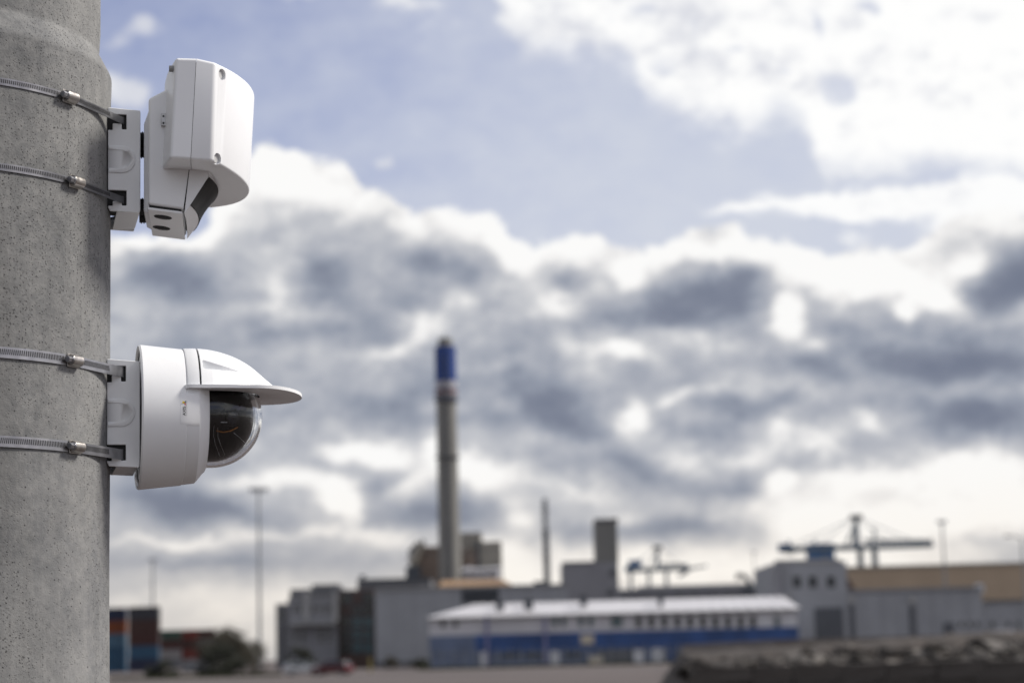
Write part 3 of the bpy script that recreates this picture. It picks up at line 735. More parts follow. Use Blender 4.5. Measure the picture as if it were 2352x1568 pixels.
# raised cover panel with the maker's mark
pz0, pz1 = L2(1330, 400, -r0)[1], L2(1330, 655, -r0)[1]
xa, xb = L2(1326, 520, -r0)[0], L2(1502, 520, -r0)[0]
m = MB(); rows = []
NT = 16
for (x_, e) in ((xa, -.0006), (xa + .0005, .0002), (X2 - .001, .0001), (X2, -.0012)):
    row = []
    for k in range(NT + 1):
        z_ = pz1 + (pz0 - pz1) * k / NT
        inset = .003 if k in (0, NT) and x_ < xa + .001 else 0
        rr = rx(x_) + e - (.0012 if k in (0, NT) else 0)
        row.append((x_ + inset, -math.sqrt(max(1e-6, rr * rr - (z_ - ZC) ** 2)), z_))
    rows.append(row)
m.add([p for r in rows for p in r], [(j * (NT + 1) + k, j * (NT + 1) + k + 1, (j + 1) * (NT + 1) + k + 1, (j + 1) * (NT + 1) + k) for j in range(3) for k in range(NT)])
m.build('cover_panel', M_WHITE, dome, smooth=50)
# lettering reads upwards
M_INK = mat('black_ink', (.02, .02, .022), .5, var=.1)
M_YEL = mat('yellow_ink', (.75, .55, .02), .5, var=.05)
M_RED = mat('red_ink', (.6, .03, .03), .5, var=.05)
def wrap(pts2, name, mt, faces, lift=.0005, parent=dome):
    "flat print (u along the reading direction = up, v across) laid on the cylinder"
    m = MB(); vs = []
    for (u_, v_) in pts2:
        x_ = lx0 - v_; z_ = lz0 + u_; rr = rx(x_) + lift
        vs.append((x_, -math.sqrt(rr * rr - (z_ - ZC) ** 2), z_))
    m.add(vs, faces); return m.build(name, mt, parent, fix=False)
lx0, lz0 = L2(1368, 580, -r0)
sc_u = (L2(1368, 512, -r0)[1] - lz0)
fc_ = bpy.data.curves.new('letters', 'FONT'); fc_.body = 'AXIS'; fc_.size = 1; fc_.offset = .018
fo = bpy.data.objects.new('letters', fc_); COL.objects.link(fo); bpy.context.view_layer.update()
tm = bpy.data.meshes.new_from_object(fo.evaluated_get(bpy.context.evaluated_depsgraph_get()))
xs = [v.co.x for v in tm.vertices]; ys = [v.co.y for v in tm.vertices]
k_ = sc_u / (max(xs) - min(xs)); hgt = L2(1372, 560, -r0)[0] - L2(1350, 560, -r0)[0]
wrap([((v.co.x - min(xs)) * k_, (v.co.y - min(ys)) / (max(ys) - min(ys)) * hgt) for v in tm.vertices], 'lettering', M_INK, [tuple(p.vertices) for p in tm.polygons])
bpy.data.objects.remove(fo, do_unlink=True)
t0, t1 = sc_u * 1.05, sc_u * 1.62
wrap([(t0, 0), ((t0 + t1) / 2, 0), ((t0 + t1) / 2, hgt * .55)], 'mark_triangle', M_RED, [(0, 1, 2)])
wrap([((t0 + t1) / 2, 0), (t1, 0), ((t0 * .35 + t1 * .65), hgt * .9)], 'mark_triangle', M_INK, [(0, 1, 2)])
wrap([((t0 + t1) / 2, hgt * .55), (t0 * .35 + t1 * .65, hgt * .25), (t1, hgt * 1.0), ((t0 + t1) / 2, hgt * 1.15)], 'mark_triangle', M_YEL, [(0, 1, 2, 3)], .0008)
# fine second line of print, too small to read in the photograph
wl_ = MB()
pts2 = []; fcs = []; uu = 0
while uu < t1:
    L_ = .00035 + .0004 * random.random(); o_ = len(pts2)
    pts2 += [(uu, -hgt * .25), (uu + L_, -hgt * .25), (uu + L_, -hgt * .38), (uu, -hgt * .38)]; fcs.append((o_, o_ + 1, o_ + 2, o_ + 3)); uu += L_ + .0004
wrap(pts2, 'small_print', M_INK, fcs)
# clear bubble (real wall thickness)
XH = XT - RD
def bubble(r, x_start, n=28):
    p = [(r, x_start)]
    for k in range(n + 1):
        t = PI / 2 * k / n; p.append((max(r * math.cos(t), 0.00001), XH + r * math.sin(t)))
    return p
pr = bubble(RD, X3 - .012) + bubble(RD - .0034, X3 - .012)[::-1]
pr.append(pr[0])
m = MB(); m.lathe(pr, 112, 'x', (0, 0, ZC)); m.build('bubble', M_CLEAR, dome, smooth=60)
# dark inner shroud and optics
RI = RD * .885
m = MB(); m.lathe([(RI * 1.02, X3 - .01)] + [(max(RI * math.cos(t), .00001), XH - .002 + RI * .97 * math.sin(t)) for t in [PI / 2 * k / 24 for k in range(25)]], 80, 'x', (0, 0, ZC)); m.build('inner_shroud', M_GLOSSB, dome, smooth=50)
def on_shroud(x, y, lift=.0006):
    "point of the shroud under a place of the picture"
    px_, py_ = Z2(x, y); o = FRI @ CAM; d = FRI.to_3x3() @ ray(px_, py_); C = Vector((XH - .002, 0, ZC))
    oc = o - C; b = oc.dot(d); rr_ = RI + lift; disc = b * b - (oc.dot(oc) - rr_ * rr_)
    P_ = o + d * (-b - math.sqrt(max(disc, 0)))
    if P_.x < C.x:                                       # straight part of the shroud: a cylinder
        a = d.y ** 2 + d.z ** 2; b = oc.y * d.y + oc.z * d.z; c_ = oc.y ** 2 + oc.z ** 2 - rr_ * rr_
        P_ = o + d * ((-b - math.sqrt(max(b * b - a * c_, 0))) / a)
    return P_
for pts in ([(1572, 655), (1568, 730), (1585, 800), (1612, 870), (1634, 915)], [(1600, 672), (1602, 740), (1622, 800), (1648, 860), (1664, 905)], [(1715, 708), (1760, 745), (1802, 786)]):
    m = MB(); m.sweep([on_shroud(*p) for p in pts], .0004, 6); m.build('shroud_line', M_GREYL, dome)  # thin pale lines laid on the shroud
m = MB(); ra = [on_shroud(x, y, .0012) for x, y in ((1590, 690), (1640, 698), (1690, 690), (1745, 664))]; rb = [on_shroud(x, y, .0012) for x, y in ((1590, 698), (1640, 709), (1690, 701), (1747, 673))]
m.add(ra + rb, [(i, i + 1, i + 5, i + 4) for i in range(3)]); m.build('shroud_ribbon', M_RIBBON, dome, fix=False)  # narrow amber ribbon laid on the shroud
P_ = on_shroud(1700, 600, -.004); nrm = (P_ - Vector((XH, 0, ZC))).normalized()
m = MB(); m.tube(P_ - nrm * .004, P_ + nrm * .0052, .0125, .0115, 32); ln = m.build('lens_barrel', M_GLOSSB, dome, bevel=.0008)
m = MB(); m.lathe([(0.0001, .0018), (.004, .0014), (.0075, .0006), (.009, 0)], 28, 'z'); Q = nrm.to_track_quat('Z', 'Y').to_matrix().to_4x4(); m.v = [tuple(P_ + nrm * .0050 + Q.to_3x3() @ Vector(v)) for v in m.v]; m.build('lens', M_LENS, dome, smooth=60)
m = MB(); P_ = on_shroud(1648, 632, .0004); m.box((P_.x - .005, P_.y - .001, P_.z - .0007), (P_.x + .004, P_.y + .001, P_.z + .0007)); m.build('sensor_tab', M_GREYL, dome)
# peaked weather shield: half shell of revolution, with a sunken triangular panel on each side
ZBR = L2(1700, 372, -r0 * .9)[1]; zb_ = ZBR - ZC
sp = [(1438, 104), (1480, 108), (1520, 113), (1560, 121), (1600, 130), (1650, 145), (1700, 163), (1750, 186), (1800, 214), (1840, 241), (1880, 273), (1915, 303), (1945, 329), (1975, 352), (1992, 366)]
sx = [c2(*p)[0] for p in sp]; sr = [max(r_at(*p), zb_ + .0003) + .0015 for p in sp]
def prof_r(x):
    for i in range(len(sx) - 1):
        if x <= sx[i + 1]:
            t = max(0, (x - sx[i]) / (sx[i + 1] - sx[i])); return sr[i] + (sr[i + 1] - sr[i]) * t
    return sr[-1]
NX, NA = 150, 220
tri = [c2(1492, 165), c2(1783, 262), c2(1502, 236)]
tri = [L2(1490, 168, -r0 * .72), L2(1785, 262, -r0 * .66), L2(1500, 236, -r0 * .78)]
def inside(p, T_):
    s_ = []
    for i in range(3):
        (x1_, z1_), (x2_, z2_) = T_[i], T_[(i + 1) % 3]
        s_.append((x2_ - x1_) * (p[1] - z1_) - (z2_ - z1_) * (p[0] - x1_))
    return all(v > 0 for v in s_) or all(v < 0 for v in s_)
vs = []
for i in range(NX + 1):
    x_ = sx[0] + (sx[-1] - sx[0]) * i / NX; rr = prof_r(x_)
    ta = math.asin(min(.99999, (zb_ + .0002) / rr))
    for j in range(NA + 1):
        t = ta + (PI - 2 * ta) * j / NA
        y_, z_ = -rr * math.cos(t), ZC + rr * math.sin(t)
        if inside((x_, z_), tri):
            f_ = (x_ - tri[0][0]) / (tri[1][0] - tri[0][0]); zt_ = tri[0][1] + (tri[1][1] - tri[0][1]) * f_
            y_ = math.copysign(min(abs(y_), math.sqrt(max(1e-6, rr * rr - (zt_ - ZC) ** 2)) - .0004), y_)
        vs.append((x_, y_, z_))
fs = [(i * (NA + 1) + j, (i + 1) * (NA + 1) + j, (i + 1) * (NA + 1) + j + 1, i * (NA + 1) + j + 1) for i in range(NX) for j in range(NA)]
m = MB(); m.add(vs, fs); sh = m.build('weather_shield', M_WHITE2, dome, smooth=60)
sm = sh.modifiers.new('wall', 'SOLIDIFY'); sm.thickness = .0022; sm.offset = -1
# body top between the seam and the shield carries a thin dark joint
m = MB(); xs_ = sx[0] - .0012; m.lathe([(sr[0] - .0035, xs_ - .002), (sr[0] - .0022, xs_ + .0004), (sr[0] - .004, xs_ + .004)], 80, 'x', (0, 0, ZC), R(26), PI - R(26)); m.build('shield_joint', M_BLACK, dome)
m = MB(); rj = rx(X2) + .0012
m.lathe([(rx(X1) + .0002, X1 + .0015), (sr[0] - .0002, X1 + .0035), (sr[0], xs_ - .0012), (sr[0] - .003, xs_ - .001)], 96, 'x', (0, 0, ZC), math.asin(zb_ / sr[0]), PI - math.asin(zb_ / sr[0])); m.build('shield_collar', M_WHITE2, dome, smooth=40)
# flat brim with an opening for the bubble
xr1, xtip, xs1 = L2(1366, 372, -r0)[0], L2(2212, 425, 0)[0], L2(1880, 372, -r0)[0]
HB = r0 * .965
def ho(x):
    if x < xr1 + .008: return HB - .006 * (1 - (x - xr1) / .008) ** 2
    if x < xs1: return HB
    t = (x - xs1) / (xtip - xs1); return HB * math.sqrt(max(0, 1 - t ** 2.15))
def hi(x):
    if x < X3: rr = rx(x) - .003
    elif x < XH: rr = RD + .003
    else: rr = math.sqrt(max(0, (RD + .003) ** 2 - (x - XH) ** 2))
    return math.sqrt(max(0, rr * rr - zb_ * zb_))
TH = .0046; NBX = 90
brim = MB()
xs_l = [xr1 + (xtip - xr1) * (1 - (1 - k / NBX) ** 1.6) for k in range(NBX + 1)]
for sgn in (-1, 1):
    vs = []
    for x_ in xs_l:
        a, b = min(hi(x_), ho(x_)), ho(x_)
        droop = -.0035 * max(0, (x_ - xs1) / (xtip - xs1)) ** 2
        for z_ in (ZBR - TH / 2 + droop, ZBR + TH / 2 + droop):
            for y_ in (a, a + (b - a) * .5, b): vs.append((x_, sgn * y_, z_))
    fs = []
    for i in range(NBX):
        a, b = i * 6, i * 6 + 6
        fs += [(a, b, b + 1, a + 1), (a + 1, b + 1, b + 2, a + 2), (a + 3, a + 4, b + 4, b + 3), (a + 4, a + 5, b + 5, b + 4), (a + 2, b + 2, b + 5, a + 5), (a, a + 3, b + 3, b)]
    fs.append((0, 1, 2, 5, 4, 3)); brim.add(vs, fs)
bo = brim.build('brim', M_WHITE2, dome)
bm = bmesh.new(); bm.from_mesh(bo.data); bmesh.ops.remove_doubles(bm, verts=bm.verts, dist=1e-6); bmesh.ops.dissolve_degenerate(bm, edges=bm.edges, dist=1e-7)
bmesh.ops.recalc_face_normals(bm, faces=bm.faces); bm.to_mesh(bo.data); bm.free()
bv = bo.modifiers.new('bevel', 'BEVEL'); bv.width = .0016; bv.segments = 3; bv.limit_method = 'ANGLE'; bv.angle_limit = R(50)
shade(bo.data, 40)
# little latch notch at the foot of the bezel
P_ = (L2(1482, 872, -r0 * .75)); yb_ = -math.sqrt(max(1e-5, (RD + .0115) ** 2 - (P_[1] - ZC) ** 2))
m = MB(); m.box((P_[0] - .0025, yb_ - .0004, P_[1] - .006), (P_[0] + .0022, yb_ + .003, P_[1] + .006)); m.build('bezel_notch', M_GREYL, dome, bevel=.0006)

# ------------------------------------------------------------------ far materials
M_ASPH = mat('pale_asphalt_yard', (.088, .071, .067), .9, var=.16, scale=.05, bump=.3, bscale=3, dirt=(.105, .086, .08))
M_GRASS = mat('rough_grass', (.050, .058, .026), .9, var=.3, scale=1.5)
M_PANEL = mat('grey_metal_cladding', (.20, .203, .222), .55, var=.05, scale=.3, streak=.15)
M_PANELD = mat('dark_grey_cladding', (.115, .118, .128), .55, var=.08, scale=.3, streak=.15)
M_PANELL = mat('light_grey_concrete_panel', (.275, .285, .305), .7, var=.06, scale=.3, streak=.2)
M_LGREY = mat('pale_grey_trim', (.30, .30, .30), .6, var=.05, scale=1)
M_GLASS = mat('dark_window_glass', (.02, .028, .034), .12, var=.2, scale=.5)
M_TEAL = mat('teal_tinted_glass', (.05, .10, .12), .15, var=.2, scale=.5)
M_RUST = mat('rust_brown_panel', (.085, .05, .04), .6, var=.15, scale=1)
M_OCHRE = mat('ochre_roof_sheet', (.27, .165, .08), .6, var=.1, scale=.3, streak=.2)
M_BROWN = mat('brown_plant_cladding', (.20, .155, .125), .65, var=.1, scale=.2, streak=.2)
M_BEIGE = mat('beige_plant_cladding', (.30, .285, .25), .65, var=.08, scale=.2, streak=.2)
M_WPIPE = mat('white_painted_pipe', (.55, .55, .58), .5, var=.08, scale=1)
M_CHIM = mat('chimney_concrete', (.20, .197, .185), .85, var=.06, scale=.08, streak=.25)
M_CBLUE = mat('chimney_blue_paint', (.012, .045, .20), .55, var=.06, scale=.2)
M_CWHITE = mat('chimney_white_band', (.36, .355, .38), .6, var=.05, scale=.3)
M_CRED = mat('chimney_red_band', (.30, .11, .09), .6, var=.05, scale=.3)
M_CNAVY = mat('chimney_navy_band', (.05, .06, .12), .6, var=.05, scale=.3)
M_DSTEEL = mat('dark_painted_steel', (.07, .08, .095), .5, .2, var=.1, scale=1)
M_GSTEEL = mat('galvanised_mast_steel', (.24, .255, .27), .5, .4, var=.1, scale=1)
M_CRANE = mat('blue_crane_paint', (.055, .13, .27), .5, var=.1, scale=.2)
M_CRANED = mat('hazed_crane_steel', (.115, .155, .20), .5, var=.1, scale=.2)  # steel lightened, with distance haze mixed into its colour
M_BWHITE = mat('white_hall_cladding', (.50, .495, .52), .5, var=.05, scale=.3, streak=.12)
M_BROOF = mat('white_metal_roof', (.46, .455, .475), .5, var=.05, scale=.2, streak=.1)  # roof white dulled; cloud shade is put into its colour
M_BBLUE = mat('blue_hall_cladding', (.028, .075, .225), .5, var=.2, scale=.4, streak=.1)
M_BBLUE2 = mat('greyer_blue_hall_cladding', (.115, .150, .235), .55, var=.2, scale=.4, streak=.2)  # greyer, paler blue for the lower storey and left end
M_DOORW = mat('white_sheet_door', (.55, .56, .58), .5, var=.06, scale=1)
M_SIGN = mat('cream_sign_board', (.50, .45, .36), .6, var=.08, scale=1)
M_YHALL = mat('buff_yellow_cladding', (.36, .28, .20), .6, var=.05, scale=.15, streak=.12)
M_GATE = mat('charcoal_roller_door', (.085, .092, .105), .55, var=.08, scale=1)
M_STONE = mat('broken_concrete', (.062, .055, .050), .9, var=.3, scale=1.2, bump=.4, bscale=10, dirt=(.035, .03, .028))
M_SLABL = mat('pale_broken_slab', (.17, .155, .14), .9, var=.2, scale=1.2, bump=.4, bscale=10)
M_SOIL = mat('dark_rubble_soil', (.055, .044, .037), .95, var=.3, scale=1.0, bump=.5, bscale=6)
M_BLOCK = mat('concrete_wall_block', (.075, .067, .061), .9, var=.2, scale=1.5, bump=.35, bscale=8, dirt=(.05, .044, .04))
M_LEAF = mat('brown_green_leaves', (.042, .036, .021), .8, var=.35, scale=2)
M_LEAFD = mat('dark_evergreen_leaves', (.016, .020, .010), .8, var=.35, scale=2)
M_BARK = mat('bark', (.06, .05, .04), .9, var=.2, scale=4)
M_SILVER = mat('silver_car_paint', (.33, .35, .38), .3, .3, var=.03, coat=.6)
M_CARRED = mat('dark_red_car_paint', (.075, .006, .010), .3, var=.03, coat=.6)
M_CARGREY = mat('grey_car_paint', (.16, .17, .19), .3, .2, var=.03, coat=.6)
M_TYRE = mat('tyre_rubber', (.015, .015, .016), .85, var=.2)
M_RIM = mat('alloy_rim', (.4, .4, .42), .35, .8, var=.1)
M_LAMP = mat('lamp_lens', (.6, .6, .62), .2, var=.05)
M_RLAMP = mat('red_lamp_lens', (.35, .02, .02), .25, var=.05)

def X(px, py, Y): return at(px, py, Y).x
def Zp(px, py, Y): return at(px, py, Y).z
def rect(p, x0, x1, y0, y1, Y):
    "x and z limits of an area of the picture on the plane at distance Y"
    return X(x0, (y0 + y1) / 2, Y), X(x1, (y0 + y1) / 2, Y), Zp((x0 + x1) / 2, y1, Y), Zp((x0 + x1) / 2, y0, Y)

# ------------------------------------------------------------------ ground
m = MB(); Gs = [-9000, -1500, -400, -120, -30, 0, 30, 120, 400, 1500, 9000]
Gy = [-600, -60, -5, 10, 40, 90, 160, 260, 400, 700, 1500, 4000, 14000]
m.add([(x, y, 0) for y in Gy for x in Gs], [(j * 11 + i, j * 11 + i + 1, (j + 1) * 11 + i + 1, (j + 1) * 11 + i) for j in range(len(Gy) - 1) for i in range(10)])
struct(m.build('ground', M_ASPH))
def verge(name, pts, Y0, label):
    "low strip of rough grass along the yard edge: blades as small upright faces"
    rnd = random.Random(hash(label) % 1000); m = MB()
    x0, x1 = pts
    for k in range(1500):
        x = rnd.uniform(x0, x1); y = Y0 + rnd.uniform(-2.5, 2.5) + 1.2 * math.sin(x * .3); h = rnd.uniform(.12, .42) * (.6 + .8 * mnoise.noise(Vector((x * .2, y * .2, 0))) ** 2 + .3); a = rnd.uniform(0, PI); w = .16
        dx, dy = math.cos(a) * w, math.sin(a) * w
        m.add([(x - dx, y - dy, .0), (x + dx, y + dy, .0), (x + dx * .3 + rnd.uniform(-.1, .1), y + dy * .3, h)], [(0, 1, 2)])
    o = m.build(name, M_GRASS, fix=False); o['kind'] = 'stuff'; o['label'] = label; o['category'] = 'grass'
verge('grass_verge', (X(250, 1545, 214), X(640, 1535, 214)), 216, 'dull green grass strip below the brown bushes on the left')
verge('grass_verge', (X(960, 1530, 246), X(1560, 1530, 246)), 248, 'dark grass strip along the foot of the blue and white hall')
M_STRIP = mat('darker_tarmac_lane', (.105, .095, .092), .9, var=.15, scale=.1, bump=.3, bscale=3)
m = MB(); m.add([(-60, 178, .004), (60, 178, .004), (60, 186, .004), (-60, 186, .004)], [(0, 1, 2, 3)]); struct(m.build('lane', M_STRIP))

# ------------------------------------------------------------------ building helpers
def wall_box(parent, name, mt, x0, x1, z0, z1, Y, d, bevel=0):
    m = MB(); m.box((x0, Y, z0), (x1, Y + d, z1)); return m.build(name, mt, parent, bevel=bevel)
def panel_joints(parent, x0, x1, z0, z1, Y, step, mt):
    "upright cover strips of a clad wall"
    n = max(1, round((x1 - x0) / step))
    for k in range(1, n):
        xx = x0 + (x1 - x0) * k / n
        m = MB(); m.box((xx - .05, Y - .03, z0 + .05), (xx + .05, Y - .001, z1 - .05)); m.build('cover_strip', mt, parent)
def window(parent, x0, x1, z0, z1, Y, glass=None, frame=None, name='window', mullions=0):
    glass = glass or M_GLASS; frame = frame or M_LGREY
    t = min(.12, (x1 - x0) * .12)
    m = MB()
    m.box((x0, Y - .06, z0), (x0 + t, Y - .002, z1)); m.box((x1 - t, Y - .06, z0), (x1, Y - .002, z1))
    m.box((x0 + t, Y - .06, z0), (x1 - t, Y - .002, z0 + t)); m.box((x0 + t, Y - .06, z1 - t), (x1 - t, Y - .002, z1))
    for k in range(mullions):
        xx = x0 + (x1 - x0) * (k + 1) / (mullions + 1); m.box((xx - t / 3, Y - .055, z0 + t), (xx + t / 3, Y - .002, z1 - t))
    f = m.build(name, frame, parent)
    m = MB(); m.box((x0 + t, Y - .03, z0 + t), (x1 - t, Y - .004, z1 - t)); m.build('pane', glass, f)
    return f
def W_(parent, px0, px1, py0, py1, Y, **kw):
    a, b, c, d = rect(None, px0, px1, py0, py1, Y); return window(parent, a, b, c, d, Y, **kw)
def B_(parent, name, mt, px0, px1, py0, py1, Y, d, ground=False, bevel=0):
    a, b, c, e = rect(None, px0, px1, py0, py1, Y)
    return wall_box(parent, name, mt, a, b, 0 if ground else c, e, Y, d, bevel)

# ------------------------------------------------------------------ grey office building, left
Y = 330
ob = thing('office_building', 'dark grey flat-roofed office building with a dark glass stair bay, left of the pale hall', 'building', (X(720, 1500, Y), Y, 0))
class Off:                              # children are given in world coordinates, the Empty stands at the foot
    pass
def settle(root):
    "keep children where they were modelled although the root stands elsewhere"
    bpy.context.view_layer.update()
    for ch in root.children: ch.matrix_parent_inverse = root.matrix_basis.inverted()
B_(ob, 'wing', M_PANELD, 634, 664, 1386, 1500, Y, 14, True)
B_(ob, 'wall', M_PANEL, 662, 782, 1372, 1500, Y - .6, 16, True)
B_(ob, 'roof_storey', M_PANELD, 666, 784, 1351, 1371.5, Y + .4, 14)
B_(ob, 'plant_room', M_PANELD, 716, 778, 1341, 1350.5, Y + 3, 7)
B_(ob, 'parapet', M_LGREY, 661, 783, 1370.5, 1373, Y - .75, 1)
for a in (697, 764): B_(ob, 'pilaster', M_LGREY, a, a + 12, 1358, 1425, Y - 1.0, .4)
for x in (672, 684, 716, 729, 742, 753): W_(ob, x, x + 8, 1386, 1408, Y - .6, mullions=1)
for x in (640, 650): W_(ob, x, x + 7, 1400, 1420, Y)
B_(ob, 'canopy', M_LGREY, 664, 768, 1428, 1434, Y - 2.6, 2)
for x in (672, 690, 732, 752): W_(ob, x, x + 11, 1444, 1476, Y - .6, mullions=1)
# stair bay with dark glazing
B_(ob, 'bay_core', M_RUST, 783, 861, 1353, 1512, Y + .2, 12, True)
for i, (x0, x1) in enumerate(((786, 808), (810, 832), (834, 858))):
    for j, (y0, y1) in enumerate(((1358, 1386), (1389, 1410), (1414, 1440), (1443, 1468), (1471, 1500))):
        g = M_TEAL if (i >= 1 and j >= 2) else M_GLASS
        if (i, j) in ((0, 1), (1, 0)): g = M_RUST
        W_(ob, x0, x1, y0, y1, Y + .2, glass=g, frame=M_DSTEEL)
B_(ob, 'corner_post', M_BARK, 776, 783, 1360, 1510, Y - .9, .5, True)
settle(ob)
# annex behind
Y = 372
an = thing('annex_building', 'dark grey windowless annex with a flat roof rising behind the office building', 'building', (X(900, 1500, Y), Y, 0))
B_(an, 'wall', M_PANELD, 822, 990, 1330, 1500, Y, 20, True)
B_(an, 'parapet', M_DSTEEL, 821, 991, 1327, 1331, Y - .3, 1)
B_(an, 'roof_vent', M_DSTEEL, 826, 838, 1320, 1327, Y + 3, 2)
a_, b_, c_, d_z = rect(None, 822, 990, 1330, 1500, Y); panel_joints(an, a_, b_, 4, d_z, Y, 3.2, M_DSTEEL)
W_(an, 968, 984, 1345, 1356, Y, frame=M_LGREY, glass=M_LGREY, name='wall_vent')
settle(an)
# pale hall
Y = 320
ph = thing('grey_hall', 'large pale grey hall with a black louvre high up, behind the blue hall', 'building', (X(1080, 1500, Y), Y, 0))
B_(ph, 'wall', M_PANELL, 862, 1306, 1347, 1525, Y, 34, True)
B_(ph, 'parapet', M_LGREY, 861, 1307, 1344.5, 1348, Y - .35, 1)
a_, b_, c_, d_z = rect(None, 862, 1306, 1347, 1525, Y); panel_joints(ph, a_, b_, .6, d_z - .3, Y, 2.9, M_PANEL)
B_(ph, 'plinth', M_PANELD, 862, 1306, 1512, 1530, Y - .2, .4, True)
a_, b_, c_, e_z = rect(None, 1060, 1146, 1352, 1383, Y)
m = MB(); m.box((a_, Y - .12, c_), (b_, Y - .05, e_z)); lv = m.build('louvre', M_GATE, ph)
for k in range(9):
    z_ = c_ + (e_z - c_) * (k + .5) / 9; m = MB(); m.box((a_ + .1, Y - .3, z_ - .06), (b_ - .1, Y - .13, z_ + .02)); m.build('slat', M_DSTEEL, lv)
settle(ph)
# ochre roof
Y = 520
oc = thing('ochre_roofed_building', 'low building with a sloping ochre metal roof below the tall chimney', 'building', (X(1095, 1350, Y), Y, 0))
a_, b_, c_, e_z = rect(None, 1002, 1192, 1326, 1352, Y)
m = MB(); m.box((a_ + .5, Y + .3, 0), (b_ - .5, Y + 26, c_)); m.build('wall', M_PANEL, oc)
m = MB(); ap = e_z; vs = [(a_, Y - .6, c_), (b_, Y - .6, c_), (b_ - 4.5, Y + 13, ap), (a_ + 1, Y + 13, ap), (a_, Y + 27, c_), (b_, Y + 27, c_)]
m.add(vs, [(0, 1, 2, 3), (3, 2, 5, 4), (0, 3, 4), (1, 5, 2), (0, 4, 5, 1)]); rf = m.build('roof', M_OCHRE, oc)
for k in range(1, 14):
    t = k / 14; x0_ = a_ + (b_ - a_) * t; x1_ = a_ + 1 + (b_ - 4.5 - a_ - 1) * t
    m = MB(); m.tube((x0_, Y - .6, c_ + .08), (x1_, Y + 13, ap + .08), .09, .09, 4); m.build('roof_seam', M_OCHRE, rf)
settle(oc)
# ------------------------------------------------------------------ power plant and chimneys
Y = 905
pp = thing('boiler_house', 'brown and beige blocky boiler house standing round the foot of the tall chimney', 'building', (X(1060, 1400, Y), Y, 0))
B_(pp, 'block', M_BROWN, 962, 1012, 1254, 1330, Y, 30, True)
B_(pp, 'block', M_BEIGE, 1058, 1106, 1222, 1320, Y + 6, 30, True)
B_(pp, 'block', M_BEIGE, 1098, 1152, 1243, 1320, Y, 30, True)
B_(pp, 'block', M_BROWN, 1062, 1094, 1262, 1320, Y - 2, 6, True)
B_(pp, 'dark_bay', M_DSTEEL, 1094, 1102, 1240, 1320, Y - 1, 4, True)
B_(pp, 'roof_stack', M_DSTEEL, 968, 975, 1238, 1256, Y + 4, 1.6)
B_(pp, 'wing', M_BEIGE, 941, 964, 1283, 1330, Y + 4, 20, True)
B_(pp, 'low_block', M_DSTEEL, 932, 965, 1300, 1330, Y - 4, 10, True)
p0, p1 = at(944, 1292, Y - 3), at(966, 1246, Y - 3)
m = MB(); m.tube(p0, p1, 2.2, 2.2, 8); m.build('conveyor', M_BEIGE, pp)
p0, p1 = at(940, 1270, Y - 3), at(956, 1252, Y - 3)
m = MB(); m.tube(p0, p1, 1.2, 1.2, 8); m.build('conveyor', M_DSTEEL, pp)
for x in (1030, 1052, 1074, 1096, 1118, 1140):
    c0, c1 = at(x, 1326, Y - 12), at(x, 1301 + (x % 3) * 3, Y - 12); c0.z = 0
    m = MB(); m.tube(c0, c1, 1.9, 1.9, 16); m.build('tank', M_WPIPE, pp, smooth=40)
p0, p1 = at(1020, 1312, Y - 15), at(1152, 1306, Y - 15); m = MB(); m.tube(p0, p1, .8, .8, 8); m.build('pipe', M_WPIPE, pp)
for x in range(1066, 1092, 7): W_(pp, x, x + 4, 1270, 1276, Y - 2)
for x in range(1106, 1148, 8): W_(pp, x, x + 4, 1256, 1260, Y)
for x in range(970, 1008, 9): W_(pp, x, x + 4, 1268, 1274, Y)
settle(pp)
Y = 890
base = at(1034, 1340, Y); topp = at(1019.5, 783, Y)
cx = base.x; H = topp.z
ch = thing('tall_chimney', 'very tall grey concrete chimney with a blue top section and red and white rings', 'chimney', (cx, Y, 0))
def cz(y): return Zp(1020, y, Y)
rb, rt = 26 / FPX * Y, 23 / FPX * Y
def crad(z): return rb + (rt - rb) * z / H
levels = [(0, cz(919), M_CHIM, 'shaft'), (cz(919), cz(912), M_CNAVY, 'navy_ring'), (cz(912), cz(903), M_CHIM, 'grey_ring'), (cz(903), cz(900), M_CRED, 'red_ring'),
          (cz(900), cz(893), M_CNAVY, 'grey_blue_ring'), (cz(893), cz(877), M_CWHITE, 'white_ring'), (cz(877), cz(797), M_CBLUE, 'blue_section')]
for (a, b, mt, nm) in levels:
    ex = .0 if nm == 'shaft' else .35
    m = MB(); nst = 20 if nm == 'shaft' else 2
    m.lathe([(crad(a + (b - a) * k / nst) + ex, a + (b - a) * k / nst) for k in range(nst + 1)], 40); m.build(nm, mt, ch, smooth=40)
m = MB(); zt = cz(797); m.lathe([(crad(zt) + .35, zt), (crad(zt) - .4, zt + .02), (crad(zt) * .72, zt + .1), (crad(zt) * .70, cz(778)), (crad(zt) * .52, cz(778) + .05), (crad(zt) * .52, zt - 3)], 32); m.build('flue_mouth', M_CHIM, ch, smooth=30)
m = MB(); m.tube((0, 0, cz(778)), (0, 0, cz(764)), .35, .15, 6); m.build('lightning_rod', M_DSTEEL, ch)
for za in (cz(919), cz(1050)):
    m = MB(); m.lathe([(crad(za) + .1, za - .3), (crad(za) + 1.1, za - .2), (crad(za) + 1.1, za + .1), (crad(za) + .1, za + .1)], 32); m.build('gallery', M_DSTEEL, ch)
m = MB(); m.box((-.4, -crad(H / 2) - .55, 2), (.4, -crad(H / 2) + .3, H * .95)); m.build('ladder', M_DSTEEL, ch)
Y = 860
b0, t0_ = at(1257, 1345, Y), at(1250.5, 1145, Y)
